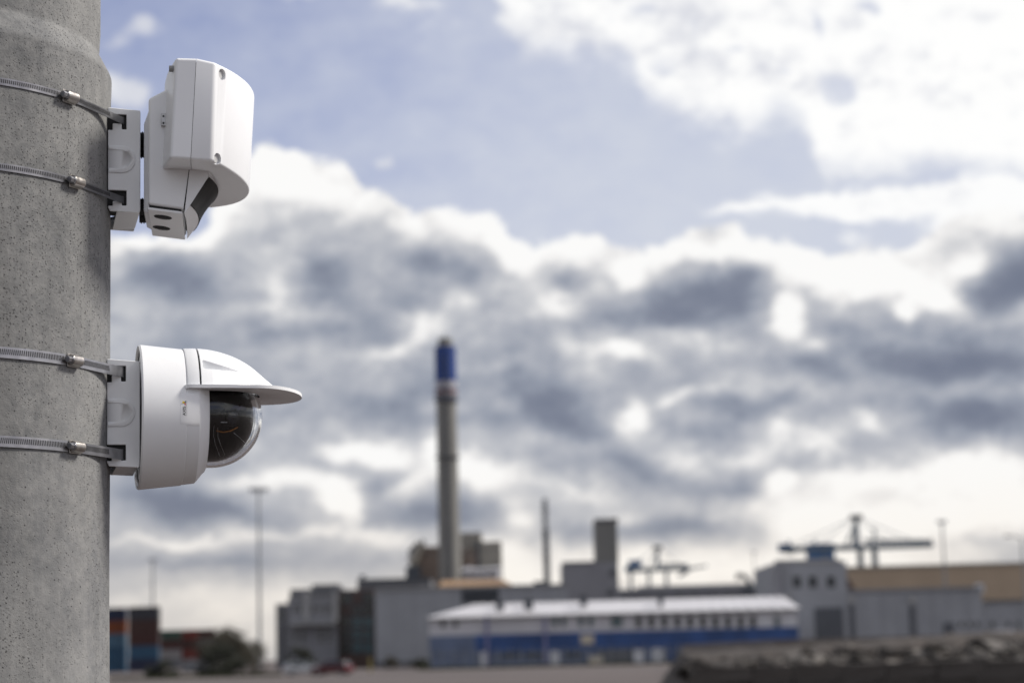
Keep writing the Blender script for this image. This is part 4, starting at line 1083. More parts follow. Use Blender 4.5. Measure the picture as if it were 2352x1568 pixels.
st = thing('slender_chimney', 'slender dark steel chimney standing between the tall chimney and the grey tower', 'chimney', (b0.x, Y, 0))
m = MB(); m.lathe([(1.35, 0), (1.35, t0_.z * .8)], 20); m.build('shaft', M_DSTEEL, st, smooth=40)
m = MB(); m.lathe([(1.15, t0_.z * .8), (1.15, t0_.z), (.85, t0_.z), (.85, t0_.z - 2)], 20); m.build('flue', M_GSTEEL, st, smooth=30)
for f in (.45, .62, .8, .93):
    m = MB(); m.lathe([(1.3, t0_.z * f - .2), (2.0, t0_.z * f - .15), (2.0, t0_.z * f), (1.3, t0_.z * f)], 16); m.build('platform', M_DSTEEL, st)
# grey block with tower
Y = 455
tw = thing('tower_building', 'grey block with a tall square tower and dark round vents, right of the slender chimney', 'building', (X(1360, 1400, Y), Y, 0))
M_TOWER = mat('olive_grey_tower_panel', (.185, .185, .175), .7, var=.06, scale=.2, streak=.2)
B_(tw, 'wall', M_PANEL, 1292, 1421, 1291, 1400, Y, 18, True)
B_(tw, 'tower', M_TOWER, 1367, 1419, 1196, 1291, Y + .2, 11)
B_(tw, 'tower_cap', M_PANELD, 1366, 1420, 1190, 1196.5, Y - .1, 11.6)
B_(tw, 'parapet', M_PANELD, 1291, 1368, 1288.5, 1292, Y - .25, 1)
a_, b_, c_, e_z = rect(None, 1367, 1419, 1196, 1291, Y + .2); panel_joints(tw, a_, b_, c_, e_z, Y + .2, 1.0, M_PANELD)
for (x, y) in ((1408, 1314), (1403, 1360)):
    p = at(x, y, Y); m = MB(); m.tube((p.x, Y - .25, p.z), (p.x, Y - .002, p.z), .72, .72, 20); v_ = m.build('round_vent', M_GATE, tw)
    m = MB(); m.lathe([(.68, -.02), (.85, -.02), (.85, .06), (.68, .06)], 20); m.v = [(p.x + v[0], Y - .27 + v[2], p.z + v[1]) for v in m.v]; m.build('vent_rim', M_PANELD, v_)
B_(tw, 'side_annex', M_PANELD, 1168, 1300, 1342, 1400, Y + 3, 12, True)
B_(tw, 'roof_box', M_DSTEEL, 1226, 1252, 1334, 1342, Y + 4, 3)
settle(tw)
# long low shed behind the blue hall
Y = 620
ls = thing('long_low_shed', 'long low grey shed over the white hall roof, below the smaller crane', 'building', (X(1600, 1400, Y), Y, 0))
B_(ls, 'wall', M_PANEL, 1424, 1790, 1348, 1400, Y, 30, True); B_(ls, 'roof', M_LGREY, 1470, 1782, 1341, 1348, Y + 2, 24); B_(ls, 'gutter', M_DSTEEL, 1420, 1792, 1358, 1361, Y - .6, .5)
for k in range(9): W_(ls, 1440 + k * 38, 1452 + k * 38, 1362, 1368, Y)
settle(ls)
# ------------------------------------------------------------------ gantry cranes
def gantry(name, label, Y, P, boom, apex, house, legs, stays, post2=None, jib=None):
    g = thing(name, label, 'gantry crane', (P.x, Y, 0), group='harbour cranes')
    def q(x, y, dy=0): p = at(x, y, Y); return Vector((p.x, Y + dy, p.z))
    for dy in (-4, 4):
        m = MB(); m.tube(q(*boom[0], dy), q(*boom[1], dy), 2.1, 1.7, 4); m.build('boom_girder', M_CRANED, g)
        for lx in legs:
            p = q(lx[0], lx[1], dy); m = MB(); m.tube((p.x, Y + dy * 2, 0), p, 1.5, 1.2, 4); m.build('leg', M_CRANED, g)
        bq = q(apex[0], boom[0][1], dy); m = MB(); m.tube(bq, q(*apex, dy * .3), 1.9, 1.3, 4); m.build('mast', M_CRANED, g)
    for k in range(len(legs) - 1):
        m = MB(); z_ = q(*legs[k]).z * .45; m.tube((q(*legs[k]).x, Y - 8, z_), (q(*legs[k + 1]).x, Y - 8, z_), 1, 1, 4); m.build('portal_beam', M_CRANED, g)
    m = MB(); a, b, c, d = rect(None, *house, Y); m.box((a, Y - 5, c), (b, Y + 5, d)); m.build('machine_house', M_CRANE, g)
    for sx_, sy_ in stays:
        m = MB(); m.tube(q(*apex), q(sx_, sy_), .28, .28, 4); m.build('stay', M_CRANED, g)
    p = q(*apex); m = MB(); m.box((p.x - 3.2, Y - 3, p.z - 1.6), (p.x + 3.2, Y + 3, p.z + .9)); m.build('mast_head', M_DSTEEL, g)
    if post2:
        for (x, y0, y1) in post2: m = MB(); m.tube(q(x, y0), q(x, y1), .9, .7, 4); m.build('post', M_CRANED, g)
    if jib: m = MB(); m.tube(q(*jib[0]), q(*jib[1]), 1.8, 1.8, 4); m.build('trolley_cabin', M_CRANED, g)
    up = Vector((0, 0, 4.2)); A_b, B_b = q(*boom[0]), q(*boom[1])
    m = MB(); m.tube(A_b.lerp(B_b, .55) + up * .9, B_b + up * .55, 1.0, 1.0, 4); m.build('upper_chord', M_CRANED, g)
    for k in range(11):
        t0_, t1_ = .55 + .45 * k / 11, .55 + .45 * (k + 1) / 11
        m = MB(); m.tube(A_b.lerp(B_b, t0_) + (up * .85 if k % 2 else Vector()), A_b.lerp(B_b, t1_) + (Vector() if k % 2 else up * .85), .5, .5, 4); m.build('diagonal', M_CRANED, g)
    m = MB(); m.box((A_b.x - 2, Y - 4, A_b.z - 1.2), (A_b.x + 4.8, Y + 4, A_b.z + 3.2)); m.build('counterweight_house', M_CRANE, g)
    for sgn_ in (-1, 1):
        m = MB(); m.tube(q(apex[0] - 26, boom[0][1], 3), q(apex[0], apex[1] + 8, 0), .8, .6, 4); m.build('back_leg', M_CRANED, g) if sgn_ < 0 else None
    for k in range(10):
        t = (k + .5) / 10; pa = Vector(q(*boom[0])) .lerp(q(*boom[1]), t); m = MB(); m.tube((pa.x, Y - 4, pa.z), (pa.x, Y + 4, pa.z), .6, .6, 4); m.build('cross_tie', M_CRANED, g)
    settle(g); return g
gantry('gantry_crane', 'larger blue gantry crane with a high mast, rising behind the grey and yellow halls', 1150, at(1950, 1300, 1150), ((1797, 1262), (2140, 1251)), (1966, 1186), (1854, 1914, 1248, 1284),
       ((1890, 1262), (1975, 1260), (2008, 1258)), ((1805, 1260), (1868, 1260), (2050, 1254), (2125, 1252)), ((2008, 1212, 1260), (1812, 1240, 1264), (1872, 1238, 1262)), ((1796, 1262), (1822, 1268)))
gantry('gantry_crane', 'smaller distant blue gantry crane behind the white hall roof, right of the grey tower', 1500, at(1520, 1350, 1500), ((1442, 1310), (1580, 1304)), (1510, 1256), (1444, 1474, 1286, 1302),
       ((1448, 1310), (1490, 1309), (1530, 1308)), ((1445, 1300), (1576, 1304)), None, ((1560, 1322), (1586, 1304)))
p0, p1 = at(1576, 1306, 1500), at(1624, 1299, 1500)
# folded boom tip of the smaller crane
gk = [o for o in bpy.data.objects if o.name.startswith('gantry_crane') and 'smaller' in o.get('label', '')][0]
m = MB(); m.tube(p0, p1, 1.4, 1.0, 4); bt = m.build('boom_tip', M_CRANED, gk); bt.matrix_parent_inverse = gk.matrix_basis.inverted()
# ------------------------------------------------------------------ grab machine on the shed roof line
Y = 560
mh = thing('material_handler', 'dark excavator-like handling machine with a bent arm over the roofs, left of the three-window building', 'machine', (X(1715, 1360, Y), Y, 0))
def q(x, y): return at(x, y, Y)
f0 = q(1712, 1362); m = MB(); m.box((f0.x - 3.2, Y - 2, 0), (f0.x + 3.2, Y + 2, f0.z)); m.build('plinth', M_PANELD, mh)
m = MB(); m.box((q(1702, 1350).x, Y - 1.5, f0.z), (q(1733, 1350).x, Y + 1.5, q(1715, 1345).z)); m.build('upper_carriage', M_DSTEEL, mh, bevel=.2)
m = MB(); m.tube(q(1730, 1350), q(1712, 1322), .75, .65, 6); m.build('boom', M_DSTEEL, mh)
m = MB(); m.tube(q(1713, 1324), q(1696, 1318), .65, .5, 6); m.build('stick', M_DSTEEL, mh)
m = MB(); m.tube(q(1697, 1318), q(1692, 1330), .8, .3, 6); m.build('grab', M_DSTEEL, mh)
m = MB(); m.tube(q(1738, 1344), q(1782, 1340), .3, .3, 6); m.build('counter_beam', M_GSTEEL, mh)
settle(mh)

# ------------------------------------------------------------------ blue and white hall
Y = 262
bh = thing('blue_white_hall', 'long two-storey hall, white above and blue below, with a white roof', 'building', (X(1400, 1530, Y), Y, 0))
xl, xm, xr = X(986, 1450, Y), X(1120, 1450, Y), X(1832, 1430, Y)
zr = lambda y, x=1400: Zp(x, y, Y)
ze = zr(1407)                      # eaves
zbt, zbb = zr(1449), zr(1490)
m = MB(); m.box((xl, Y, zbt), (xr, Y + 22, ze)); m.build('upper_wall', M_BWHITE, bh)
m = MB(); m.box((xl - .02, Y - .12, zbb), (X(1092, 1470, Y), Y + 21.9, zbt - .004)); m.build('blue_band', M_BBLUE2, bh)
m = MB(); m.box((X(1092, 1470, Y) + .002, Y - .12, zbb), (xr + .02, Y + 21.9, zbt - .004)); m.build('blue_band', M_BBLUE, bh)
m = MB(); m.box((xl, Y, 0), (xr, Y + 22, zbb - .004)); m.build('lower_wall', M_BBLUE2, bh)
zt1 = zr(1374)
m = MB(); xg = X(1232, 1385, Y)
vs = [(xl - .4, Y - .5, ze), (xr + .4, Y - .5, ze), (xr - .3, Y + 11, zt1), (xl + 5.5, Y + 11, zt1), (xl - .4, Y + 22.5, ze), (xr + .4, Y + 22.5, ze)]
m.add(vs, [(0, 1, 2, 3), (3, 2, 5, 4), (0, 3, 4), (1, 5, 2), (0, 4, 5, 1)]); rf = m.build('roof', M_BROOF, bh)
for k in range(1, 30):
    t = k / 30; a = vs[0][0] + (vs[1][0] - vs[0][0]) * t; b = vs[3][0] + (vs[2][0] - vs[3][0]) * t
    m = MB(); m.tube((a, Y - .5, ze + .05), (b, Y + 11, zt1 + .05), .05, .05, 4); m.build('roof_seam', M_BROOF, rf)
m = MB(); m.box((xl - .4, Y - .62, ze - .22), (xr + .4, Y - .5, ze - .01)); m.build('gutter', M_LGREY, bh)
for x, y0, y1, w in ((1148, 1382, 1396, 9), (1214, 1378, 1402, 10), (1340, 1368, 1380, 8), (1518, 1362, 1402, 5)):
    a, b, c, d = rect(None, x - w, x + w, y0, y1, Y + 4); m = MB(); m.box((a, Y + 4, c - .6), (b, Y + 5.2, d)); v_ = m.build('roof_vent', M_DSTEEL, rf)
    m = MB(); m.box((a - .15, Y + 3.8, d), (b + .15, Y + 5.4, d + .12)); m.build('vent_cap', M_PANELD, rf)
M_DRAIN = mat('lilac_downpipe', (.20, .20, .34), .5, var=.05)
for x in (1119, 1253): B_(bh, 'downpipe', M_DRAIN, x - 3, x + 3, 1412, 1535, Y - .45, .3, True)
for x in (1460 + 7,): pass
for x in (1467, 1496, 1526, 1556, 1585, 1614, 1643, 1672, 1701, 1729): W_(bh, x - 8, x + 8, 1412 - (x - 1600) * .0, 1441, Y, frame=M_LGREY)
def roll(x): return 0
for x0, x1 in ((1268, 1281), (1288, 1300), (1328, 1341), (1350, 1363)): W_(bh, x0, x1, 1415, 1438, Y, glass=M_TEAL)
for x0, x1 in ((1402, 1431), (1778, 1792)): W_(bh, x0, x1, 1413, 1440, Y, glass=M_TEAL, mullions=1)
for x0, x1 in ((1744, 1770), (1806, 1826)): W_(bh, x0, x1, 1408, 1440, Y, glass=M_DOORW, frame=M_BWHITE, name='white_panel')
for x0, x1 in ((1012, 1024), (1040, 1052)): W_(bh, x0, x1, 1424, 1440, Y, glass=M_GLASS)
for x0, x1, y0 in ((1455, 1478, 1491), (1498, 1526, 1488), (1264, 1285, 1494)):
    a, b, c, d = rect(None, x0, x1, y0, 1528, Y); m = MB(); m.box((a, Y - .1, .05), (b, Y - .004, d)); dr_ = m.build('door', M_DOORW, bh)
    m = MB(); m.box((b - .3, Y - .16, 1.0), (b - .2, Y - .1, 1.15)); m.build('handle', M_DSTEEL, dr_)
B_(bh, 'white_door', M_DOORW, 1104, 1117, 1496, 1531, Y - .2, .1, True)
for x0, x1, y0, y1 in ((1334, 1364, 1456, 1478), (1353, 1384, 1506, 1524)): B_(bh, 'sign_board', M_SIGN, x0, x1, y0, y1, Y - .3, .1)
B_(bh, 'blue_pillar', M_BBLUE, 1533, 1549, 1478, 1540, Y - 1.2, .8, True)
B_(bh, 'dark_recess', M_GATE, 1372, 1452, 1488, 1530, Y - .08, .06, True)
for x0, x1 in ((1150, 1196), (1204, 1246), (1296, 1340), (1550, 1600), (1620, 1670), (1700, 1760)):
    W_(bh, x0, x1, 1496, 1512, Y, glass=M_GLASS, frame=M_BBLUE2, mullions=3)
settle(bh)
# wire fence in front of it
Y = 250
fn = thing('mesh_fence', 'thin grey wire mesh fence with posts in front of the blue and white hall', 'fence', (X(1250, 1535, Y), Y, 0))
fx0, fx1 = X(990, 1530, Y), X(1560, 1530, Y)
n = 22
for k in range(n + 1):
    xx = fx0 + (fx1 - fx0) * k / n; m = MB(); m.tube((xx, Y, 0), (xx, Y, 2.3), .05, .05, 6); m.build('post', M_GSTEEL, fn)
for k in range(n):
    xa_, xb2 = fx0 + (fx1 - fx0) * k / n + .05, fx0 + (fx1 - fx0) * (k + 1) / n - .05; m = MB()
    for j in range(12): m.tube((xa_, Y, .1 + j * .19), (xb2, Y, .1 + j * .19), .006, .006, 3, cap=False)
    for j in range(8): xx = xa_ + (xb2 - xa_) * (j + .5) / 8; m.tube((xx, Y - .01, .1), (xx, Y - .01, 2.2), .006, .006, 3, cap=False)
    m.build('mesh_panel', M_GSTEEL, fn, fix=False)
settle(fn)

# ------------------------------------------------------------------ grey works on the right
Y = 285
wk = thing('three_window_building', 'grey building with three small upper windows and a big charcoal roller door', 'building', (X(1870, 1470, Y), Y, 0))
B_(wk, 'wall', M_PANELL, 1783, 1948, 1290, 1480, Y, 24, True)
B_(wk, 'parapet', M_LGREY, 1781, 1930, 1283.5, 1290.5, Y - .2, 1)
B_(wk, 'side_bay', M_PANEL, 1779, 1800, 1300, 1400, Y - .6, 5, True)
for x in (1821, 1857, 1899): W_(wk, x, x + 19, 1322, 1349, Y, frame=M_PANELD)
a, b, c, d = rect(None, 1872, 1938, 1394, 1475, Y)
m = MB(); m.box((a, Y - .12, .02), (b, Y - .02, d)); dr_ = m.build('roller_door', M_GATE, wk)
for k in range(14): z_ = .2 + (d - .4) * k / 14; m = MB(); m.box((a + .05, Y - .17, z_), (b - .05, Y - .121, z_ + .1)); m.build('slat', M_GATE, dr_)
B_(wk, 'wall_lamp', M_LGREY, 1806, 1816, 1362, 1374, Y - .4, .3)
B_(wk, 'lean_to', M_PANELL, 1832, 1862, 1452, 1480, Y - 3, 2.5, True)
settle(wk)
wh = thing('grey_warehouse', 'long pale grey warehouse with dark downpipes, right of the roller door', 'building', (X(2100, 1470, Y), Y, 0))
B_(wh, 'wall', M_PANELL, 1949, 2258, 1354, 1480, Y + .5, 26, True)
B_(wh, 'parapet', M_PANEL, 1948, 2259, 1349, 1354.5, Y + .2, 1)
a_, b_, c_, d_z = rect(None, 1949, 2258, 1354, 1480, Y + .5); panel_joints(wh, a_, b_, .5, d_z - .2, Y + .5, 2.4, M_PANEL)
B_(wh, 'wall', M_PANELL, 2258.4, 2420, 1378, 1480, Y + 1.2, 24, True)
B_(wh, 'gutter', M_PANELD, 2260, 2420, 1375, 1379, Y + .8, .4)
for x in (1957, 2097):
    B_(wh, 'downpipe', M_GATE, x - 5, x + 6, 1392, 1470, Y + .1, .4, True); B_(wh, 'hopper', M_LGREY, x - 8, x + 6, 1366, 1384, Y - .1, .6)
for x in (2203, 2222, 2240): W_(wh, x, x + 9, 1425, 1440, Y + .5)
for x in (2275, 2312, 2334): W_(wh, x, x + 9, 1425, 1440, Y + 1.2)
B_(wh, 'roof_cowl', M_DOORW, 2246, 2260, 1340, 1358, Y + 5, 2)
B_(wh, 'loading_bay', M_GATE, 2168, 2192, 1428, 1470, Y + .3, .3, True)
settle(wh)
Y = 430
yh = thing('yellow_hall', 'wide buff yellow hall with a low gable, behind the grey warehouse', 'building', (X(2150, 1400, Y), Y, 0))
a, b = X(1934, 1330, Y), X(2480, 1320, Y); z1 = Zp(1934, 1306, Y)
m = MB(); m.box((a, Y, 0), (b, Y + 60, z1)); m.build('wall', M_YHALL, yh)
m = MB(); m.box((a - .3, Y - .3, z1 - .02), (b, Y + .8, z1 + .5)); m.build('eaves', M_BEIGE, yh)
m = MB(); q0, q1, q2 = at(1936, 1309, Y - .4), at(1938, 1352, Y - .4), at(1964, 1352, Y - .4)
m.add([q0, q1, q2, q0 + Vector((0, .3, 0)), q1 + Vector((0, .3, 0)), q2 + Vector((0, .3, 0))], [(0, 1, 2), (5, 4, 3), (0, 3, 4, 1), (1, 4, 5, 2), (2, 5, 3, 0)]); m.build('dark_gusset', M_RUST, yh)
panel_joints(yh, a, b, 2, z1 - .2, Y, 5.5, M_YHALL)
settle(yh)

# ------------------------------------------------------------------ light masts
def mast(name, label, x0, ytop, Y, head, r=.22, arm=None):
    t = at(x0, ytop, Y); f = thing(name, label, 'lamp post', (t.x, Y, 0), group='lighting masts')
    m = MB(); m.tube((0, 0, 0), (0, 0, t.z), r * 1.3, r * .7, 10); m.build('shaft', M_GSTEEL, f, smooth=40)
    if arm:
        m = MB(); m.tube((0, 0, t.z), (arm, 0, t.z + .25), .09, .07, 8); a_ = m.build('arm', M_GSTEEL, f)
        m = MB(); m.box((arm - .75, -.2, t.z + .15), (arm + .1, .2, t.z + .36)); lp = m.build('lamp_head', M_GSTEEL, f, bevel=.04)
        m = MB(); m.box((arm - .65, -.15, t.z + .11), (arm, .15, t.z + .149)); m.build('lens', M_LAMP, lp)
    else:
        m = MB(); m.tube((-head / 2, 0, t.z), (head / 2, 0, t.z), .14, .14, 8); m.tube((0, -head / 2, t.z), (0, head / 2, t.z), .14, .14, 8); m.build('crown_bar', M_GSTEEL, f)
        for k in range(4):
            xx = -head / 2 + head * (k + .5) / 4
            m = MB(); m.box((xx - .28, -.3, t.z - .45), (xx + .28, .25, t.z + .1)); lp = m.build('floodlight', M_DSTEEL, f, bevel=.04)
            m = MB(); m.box((xx - .24, -.33, t.z - .40), (xx + .24, -.301, t.z - .02)); m.build('lens', M_LAMP, lp)
    m = MB(); m.box((-.5, -.5, 0), (.5, .5, .5)); m.build('foundation', M_BLOCK, f)
    return f
mast('light_mast', 'tall floodlight mast with a wide crossbar, right of the dome camera', 594, 1122, 300, 2.8, .2)
mast('light_mast', 'faint distant floodlight mast over the dark container stack', 351, 1284, 620, 3.0, .35)
mast('light_mast', 'floodlight mast in front of the yellow hall, right of the larger crane', 2163, 1196, 400, 1.6, .24)
mast('light_mast', 'very faint thin mast between the smaller crane and the three-window building', 1731, 1266, 760, 1.6, .22)
mast('street_lamp', 'street lamp with one arm pointing left at the right picture edge', 2346, 1234, 250, 0, .14, arm=-1.3)

# ------------------------------------------------------------------ shipping containers
CL, CW, CH = 6.06, 2.44, 2.59
CMATS = {}
def cmat(name, c): CMATS[name] = mat(name + '_container_paint', c, .6, var=.12, scale=.6, streak=.25, dirt=tuple(x * .6 for x in c)); return CMATS[name]
for nm, c in (('navy', (.012, .018, .05)), ('orange', (.17, .04, .008)), ('blue', (.022, .075, .14)), ('pale_blue', (.06, .125, .19)), ('charcoal', (.035, .036, .045)), ('maroon', (.05, .015, .012)), ('brown', (.05, .02, .015)),
              ('red', (.13, .02, .014)), ('green', (.03, .06, .045)), ('white', (.22, .21, .21)), ('grey', (.13, .135, .15))): cmat(nm, c)
def container_meshes():
    "corrugated box, doors with bars, corner posts"
    side = MB(); n = 18
    for sgn in (-1, 1):
        pts = []
        for k in range(n * 4 + 1):
            x = -CL / 2 + .12 + (CL - .24) * k / (n * 4); d = (.0, .0, .045, .045)[k % 4]
            pts.append((x, sgn * (CW / 2 - .02 - d)))
        m = len(pts); side.add([(x, y, .14) for x, y in pts] + [(x, y, CH - .1) for x, y in pts], [(i, i + 1, i + 1 + m, i + m) for i in range(m - 1)])
    side.box((-CL / 2 + .1, -CW / 2 + .06, CH - .12), (CL / 2 - .1, CW / 2 - .06, CH - .05)); side.box((-CL / 2 + .1, -CW / 2 + .06, .05), (CL / 2 - .1, CW / 2 - .06, .16))
    side.box((-CL / 2 + .06, -CW / 2 + .1, .1), (-CL / 2 + .1, CW / 2 - .1, CH - .1))
    fr = MB()
    for sx_ in (-1, 1):
        for sy_ in (-1, 1):
            x, y = sx_ * (CL / 2 - .08), sy_ * (CW / 2 - .08); fr.box((x - .08, y - .08, 0), (x + .08, y + .08, CH))
    for sy_ in (-1, 1):
        y = sy_ * (CW / 2 - .06)
        for z in (.07, CH - .06): fr.box((-CL / 2 + .16, y - .06, z - .07), (CL / 2 - .16, y + .06, z + .06))
    for sx_ in (-1, 1):
        x = sx_ * (CL / 2 - .06)
        for z in (.07, CH - .06): fr.box((x - .06, -CW / 2 + .16, z - .07), (x + .06, CW / 2 - .16, z + .06))
    dr = MB(); dr.box((CL / 2 - .1, -CW / 2 + .17, .15), (CL / 2 - .04, -.02, CH - .13)); dr.box((CL / 2 - .1, .02, .15), (CL / 2 - .04, CW / 2 - .17, CH - .13))
    bars = MB()
    for y in (-.85, -.3, .3, .85): bars.tube((CL / 2 - .01, y, .2), (CL / 2 - .01, y, CH - .2), .025, .025, 6)
    return side, fr, dr, bars
CS = container_meshes(); CMESH = {}
def container(col, x, y, z, rz, label):
    t = thing('shipping_container', label, 'container', (x, y, z), rz, 'stacked shipping containers')
    for nm, mb_ in zip(('side_walls', 'frame', 'doors', 'lock_bars'), CS):
        key = (nm, col)
        if key not in CMESH: CMESH[key] = mb_.mesh(nm, M_GSTEEL if nm == 'lock_bars' else CMATS[col])
        o = bpy.data.objects.new(nm, CMESH[key]); COL.objects.link(o); o.parent = t
    return t
Y = 420
x1 = X(291, 1480, Y)
lev = ['lowest', 'second from the ground', 'third from the ground', 'second from the top', 'topmost']
for k, c in enumerate(('blue', 'blue', 'pale_blue', 'orange', 'navy')):
    container(c, x1 - CL / 2, Y, k * CH, PI, f'{c.replace("_", " ")} shipping container, {lev[k]} in the stack beside the pole')
x2 = X(334, 1480, Y)
for k, c in enumerate(('navy', 'blue', 'maroon', 'brown', 'charcoal')):
    container(c, x2 + .35, Y - 3, k * CH, 0, f'{c} shipping container, {lev[k]} in the wide stack right of the orange one')
m = X(400, 1480, 560)
for j, (pxc, cols) in enumerate(((392, ('grey', 'white', 'maroon', 'green')), (430, ('white', 'red', 'brown', 'red')), (466, ('grey', 'brown', 'grey', 'maroon')))):
    pos = ('left', 'middle', 'right')[j]
    for k, c in enumerate(cols):
        container(c, X(pxc, 1470, 560), 560 + j, k * CH, 0, f'distant {c} shipping container, {["lowest", "second from the ground", "third from the ground", "topmost"][k]} of the {pos} far stack behind the bushes')

# ------------------------------------------------------------------ bushes
def bush(name, label, x, Y, w, d, h, n, mt, seed, stems=5, cat='bush', lean=0):
    rnd = random.Random(seed); t = thing(name, label, cat, (x, Y, 0))
    cr_ = MB(); clumps = []
    for k in range(26):
        a = rnd.uniform(0, 2 * PI); r_ = math.sqrt(rnd.random()); zz = rnd.uniform(.12, 1.0)
        lim = (1 - max(0, zz - .45) ** 1.5 * 1.3)
        clumps.append((math.cos(a) * r_ * w / 2 * lim + lean * zz, math.sin(a) * r_ * d / 2 * lim, zz * h * .86, rnd.uniform(.10, .2) * h))
    for k in range(n):
        c = rnd.choice(clumps); v = Vector((rnd.gauss(0, 1), rnd.gauss(0, 1), rnd.gauss(0, .8))) * c[3] * .62
        p = Vector(c[:3]) + v
        if p.z < .05: p.z = rnd.uniform(.05, .4)
        s_ = rnd.uniform(.07, .17); a = Vector((rnd.gauss(0, 1), rnd.gauss(0, 1), rnd.gauss(0, 1))).normalized(); b = a.orthogonal().normalized()
        cr_.add([p - a * s_, p + b * s_ * .6, p + a * s_, p - b * s_ * .6], [(0, 1, 2, 3)])
    cr_.build('crown', mt, t, fix=False)
    for k in range(stems):
        c = rnd.choice(clumps); m = MB(); mid = Vector((c[0] * .4, c[1] * .4, c[2] * .5)); m.tube((c[0] * .1, c[1] * .1, 0), mid, .07, .05, 6); m.tube(mid, c[:3], .05, .02, 5); m.build('stem', M_BARK, t)
    return t
bush('shrub', 'large brown-green shrub with a pointed top, left of the light mast', X(520, 1525, 232), 232, 6.4, 4, 5.6, 8200, M_LEAF, 3, 8)
bush('shrub', 'lower dark evergreen shrub under the brown-green shrub', X(508, 1530, 226), 226, 5.0, 3, 3.6, 6500, M_LEAFD, 5, 6)
bush('shrub', 'thin brownish shrub at the foot of the light mast', X(580, 1520, 236), 236, 3.4, 3, 4.2, 1500, M_LEAF, 9, 6)
bush('shrub', 'small dark shrub low in front of the wide container stack', X(372, 1540, 224), 224, 3.6, 2, 2.0, 2200, M_LEAFD, 13, 4)
bush('shrub', 'clipped dark green shrub in front of the office building, behind the silver car', X(693, 1510, 300), 300, 4.2, 2.5, 3.6, 3600, M_LEAFD, 17, 5)
bush('shrub', 'tiny brown shrub at the foot of the pale hall wall', X(898, 1520, 300), 300, 2.3, 2, 1.7, 1000, M_LEAF, 21, 3)
bush('shrub', 'scrubby dark shrub at the left corner of the blue hall', X(966, 1525, 255), 255, 2.4, 2, 1.5, 1000, M_LEAFD, 23, 3)

# ------------------------------------------------------------------ cars
def car(name, label, x, Y, rz, paint, L=4.4, hatch=False):
    t = thing(name, label, 'car', (x, Y, 0), rz, 'cars parked in the yard')
    Wd = 1.74
    lower = [(-L / 2, .32), (-L / 2 + .06, .30), (L / 2 - .1, .30), (L / 2, .42), (L / 2 - .02, .66), (L / 2 - .25, .80), (L * .22, .93), (-L * .42, .97), (-L / 2 + .02, .84)]
    m = MB(); m.prism(lower, -Wd / 2, Wd / 2); m.build('body', paint, t, bevel=.07, seg=3)
    rear = -L * .46 if hatch else -L * .40
    cab = [(L * .22, .92), (L * .075, 1.36), (-L * .05, 1.45), (-L * .22, 1.43), (rear + .25, 1.28), (rear, .95)]
    m = MB(); n = len(cab); k = .82
    vs = [(x_, -Wd / 2 * (k if z_ > 1.1 else .96), z_) for x_, z_ in cab] + [(x_, Wd / 2 * (k if z_ > 1.1 else .96), z_) for x_, z_ in cab]
    m.add(vs, [tuple(range(n)), tuple(range(2 * n - 1, n - 1, -1))] + [(i, (i + 1) % n, (i + 1) % n + n, i + n) for i in range(n)]); m.build('cabin', M_GLASS, t, bevel=.04)
    m = MB(); m.box((rear + .3, -Wd / 2 * .79, 1.405), (L * .07, Wd / 2 * .79, 1.47)); m.build('roof', paint, t, bevel=.03)
    for sy_ in (-1, 1):
        for a, b in (((L * .2, .93), (L * .065, 1.42)), ((-L * .04, .95), (-L * .05, 1.42)), ((rear + .05, .97), (rear + .32, 1.40))):
            m = MB(); m.tube((a[0], sy_ * Wd / 2 * .965, a[1]), (b[0], sy_ * Wd / 2 * .83, b[1]), .045, .04, 5); m.build('pillar', paint, t)
        for wx in (-L * .30, L * .31):
            m = MB(); m.lathe([(.20, -.1), (.30, -.1), (.32, -.06), (.32, .06), (.30, .1), (.20, .1)], 22); m.v = [(wx + v[0], sy_ * (Wd / 2 - .09) + v[2], .32 + v[1]) for v in m.v]; w_ = m.build('tyre', M_TYRE, t)
            m = MB(); m.tube((wx, sy_ * (Wd / 2 - .12), .32), (wx, sy_ * (Wd / 2 - .01), .32), .2, .19, 16); m.build('rim', M_RIM, w_)
        m = MB(); m.box((L / 2 - .2, sy_ * .55 - .17, .62), (L / 2 - .005, sy_ * .55 + .17, .74)); m.build('headlight', M_LAMP, t, bevel=.03)
        m = MB(); m.box((-L / 2 - .01, sy_ * .66 - .14, .68), (-L / 2 + .12, sy_ * .66 + .14, .86)); m.build('tail_light', M_RLAMP, t, bevel=.02)
        m = MB(); m.box((L * .17, sy_ * (Wd / 2 + .08) - .07, .92), (L * .21, sy_ * (Wd / 2 + .08) + .07, 1.04)); m.build('mirror', paint, t, bevel=.02)
    m = MB(); m.box((-L / 2 + .2, -Wd / 2 + .1, .2), (L / 2 - .2, Wd / 2 - .1, .4)); m.build('underbody', M_TYRE, t)
    return t
car('parked_car', 'silver car parked beside the red car in the yard', X(697, 1545, 212), 212.5, R(24), M_SILVER, 4.3, True)
car('parked_car', 'dark red car parked right of the silver car', X(763, 1548, 206), 206, R(160), M_CARRED, 4.0, True)
car('parked_car', 'grey car far off behind the shrubs, left of the big brown-green shrub', X(447, 1515, 330), 330, R(12), M_CARGREY, 4.4)
# yellow bollard beside the red car
M_BOLL = mat('dull_yellow_bollard', (.20, .17, .05), .6, var=.1)
p = at(848 - 2, 1530, 260); m = MB(); m.lathe([(.0001, 0), (.12, 0), (.12, 1.5), (.1, 1.58), (.0001, 1.6)], 14)
pb = m.build('bollard', M_BOLL, smooth=40); pb.location = (X(850, 1520, 226), 226, 0); tag(pb, 'dull yellow post standing right of the red car', 'bollard')

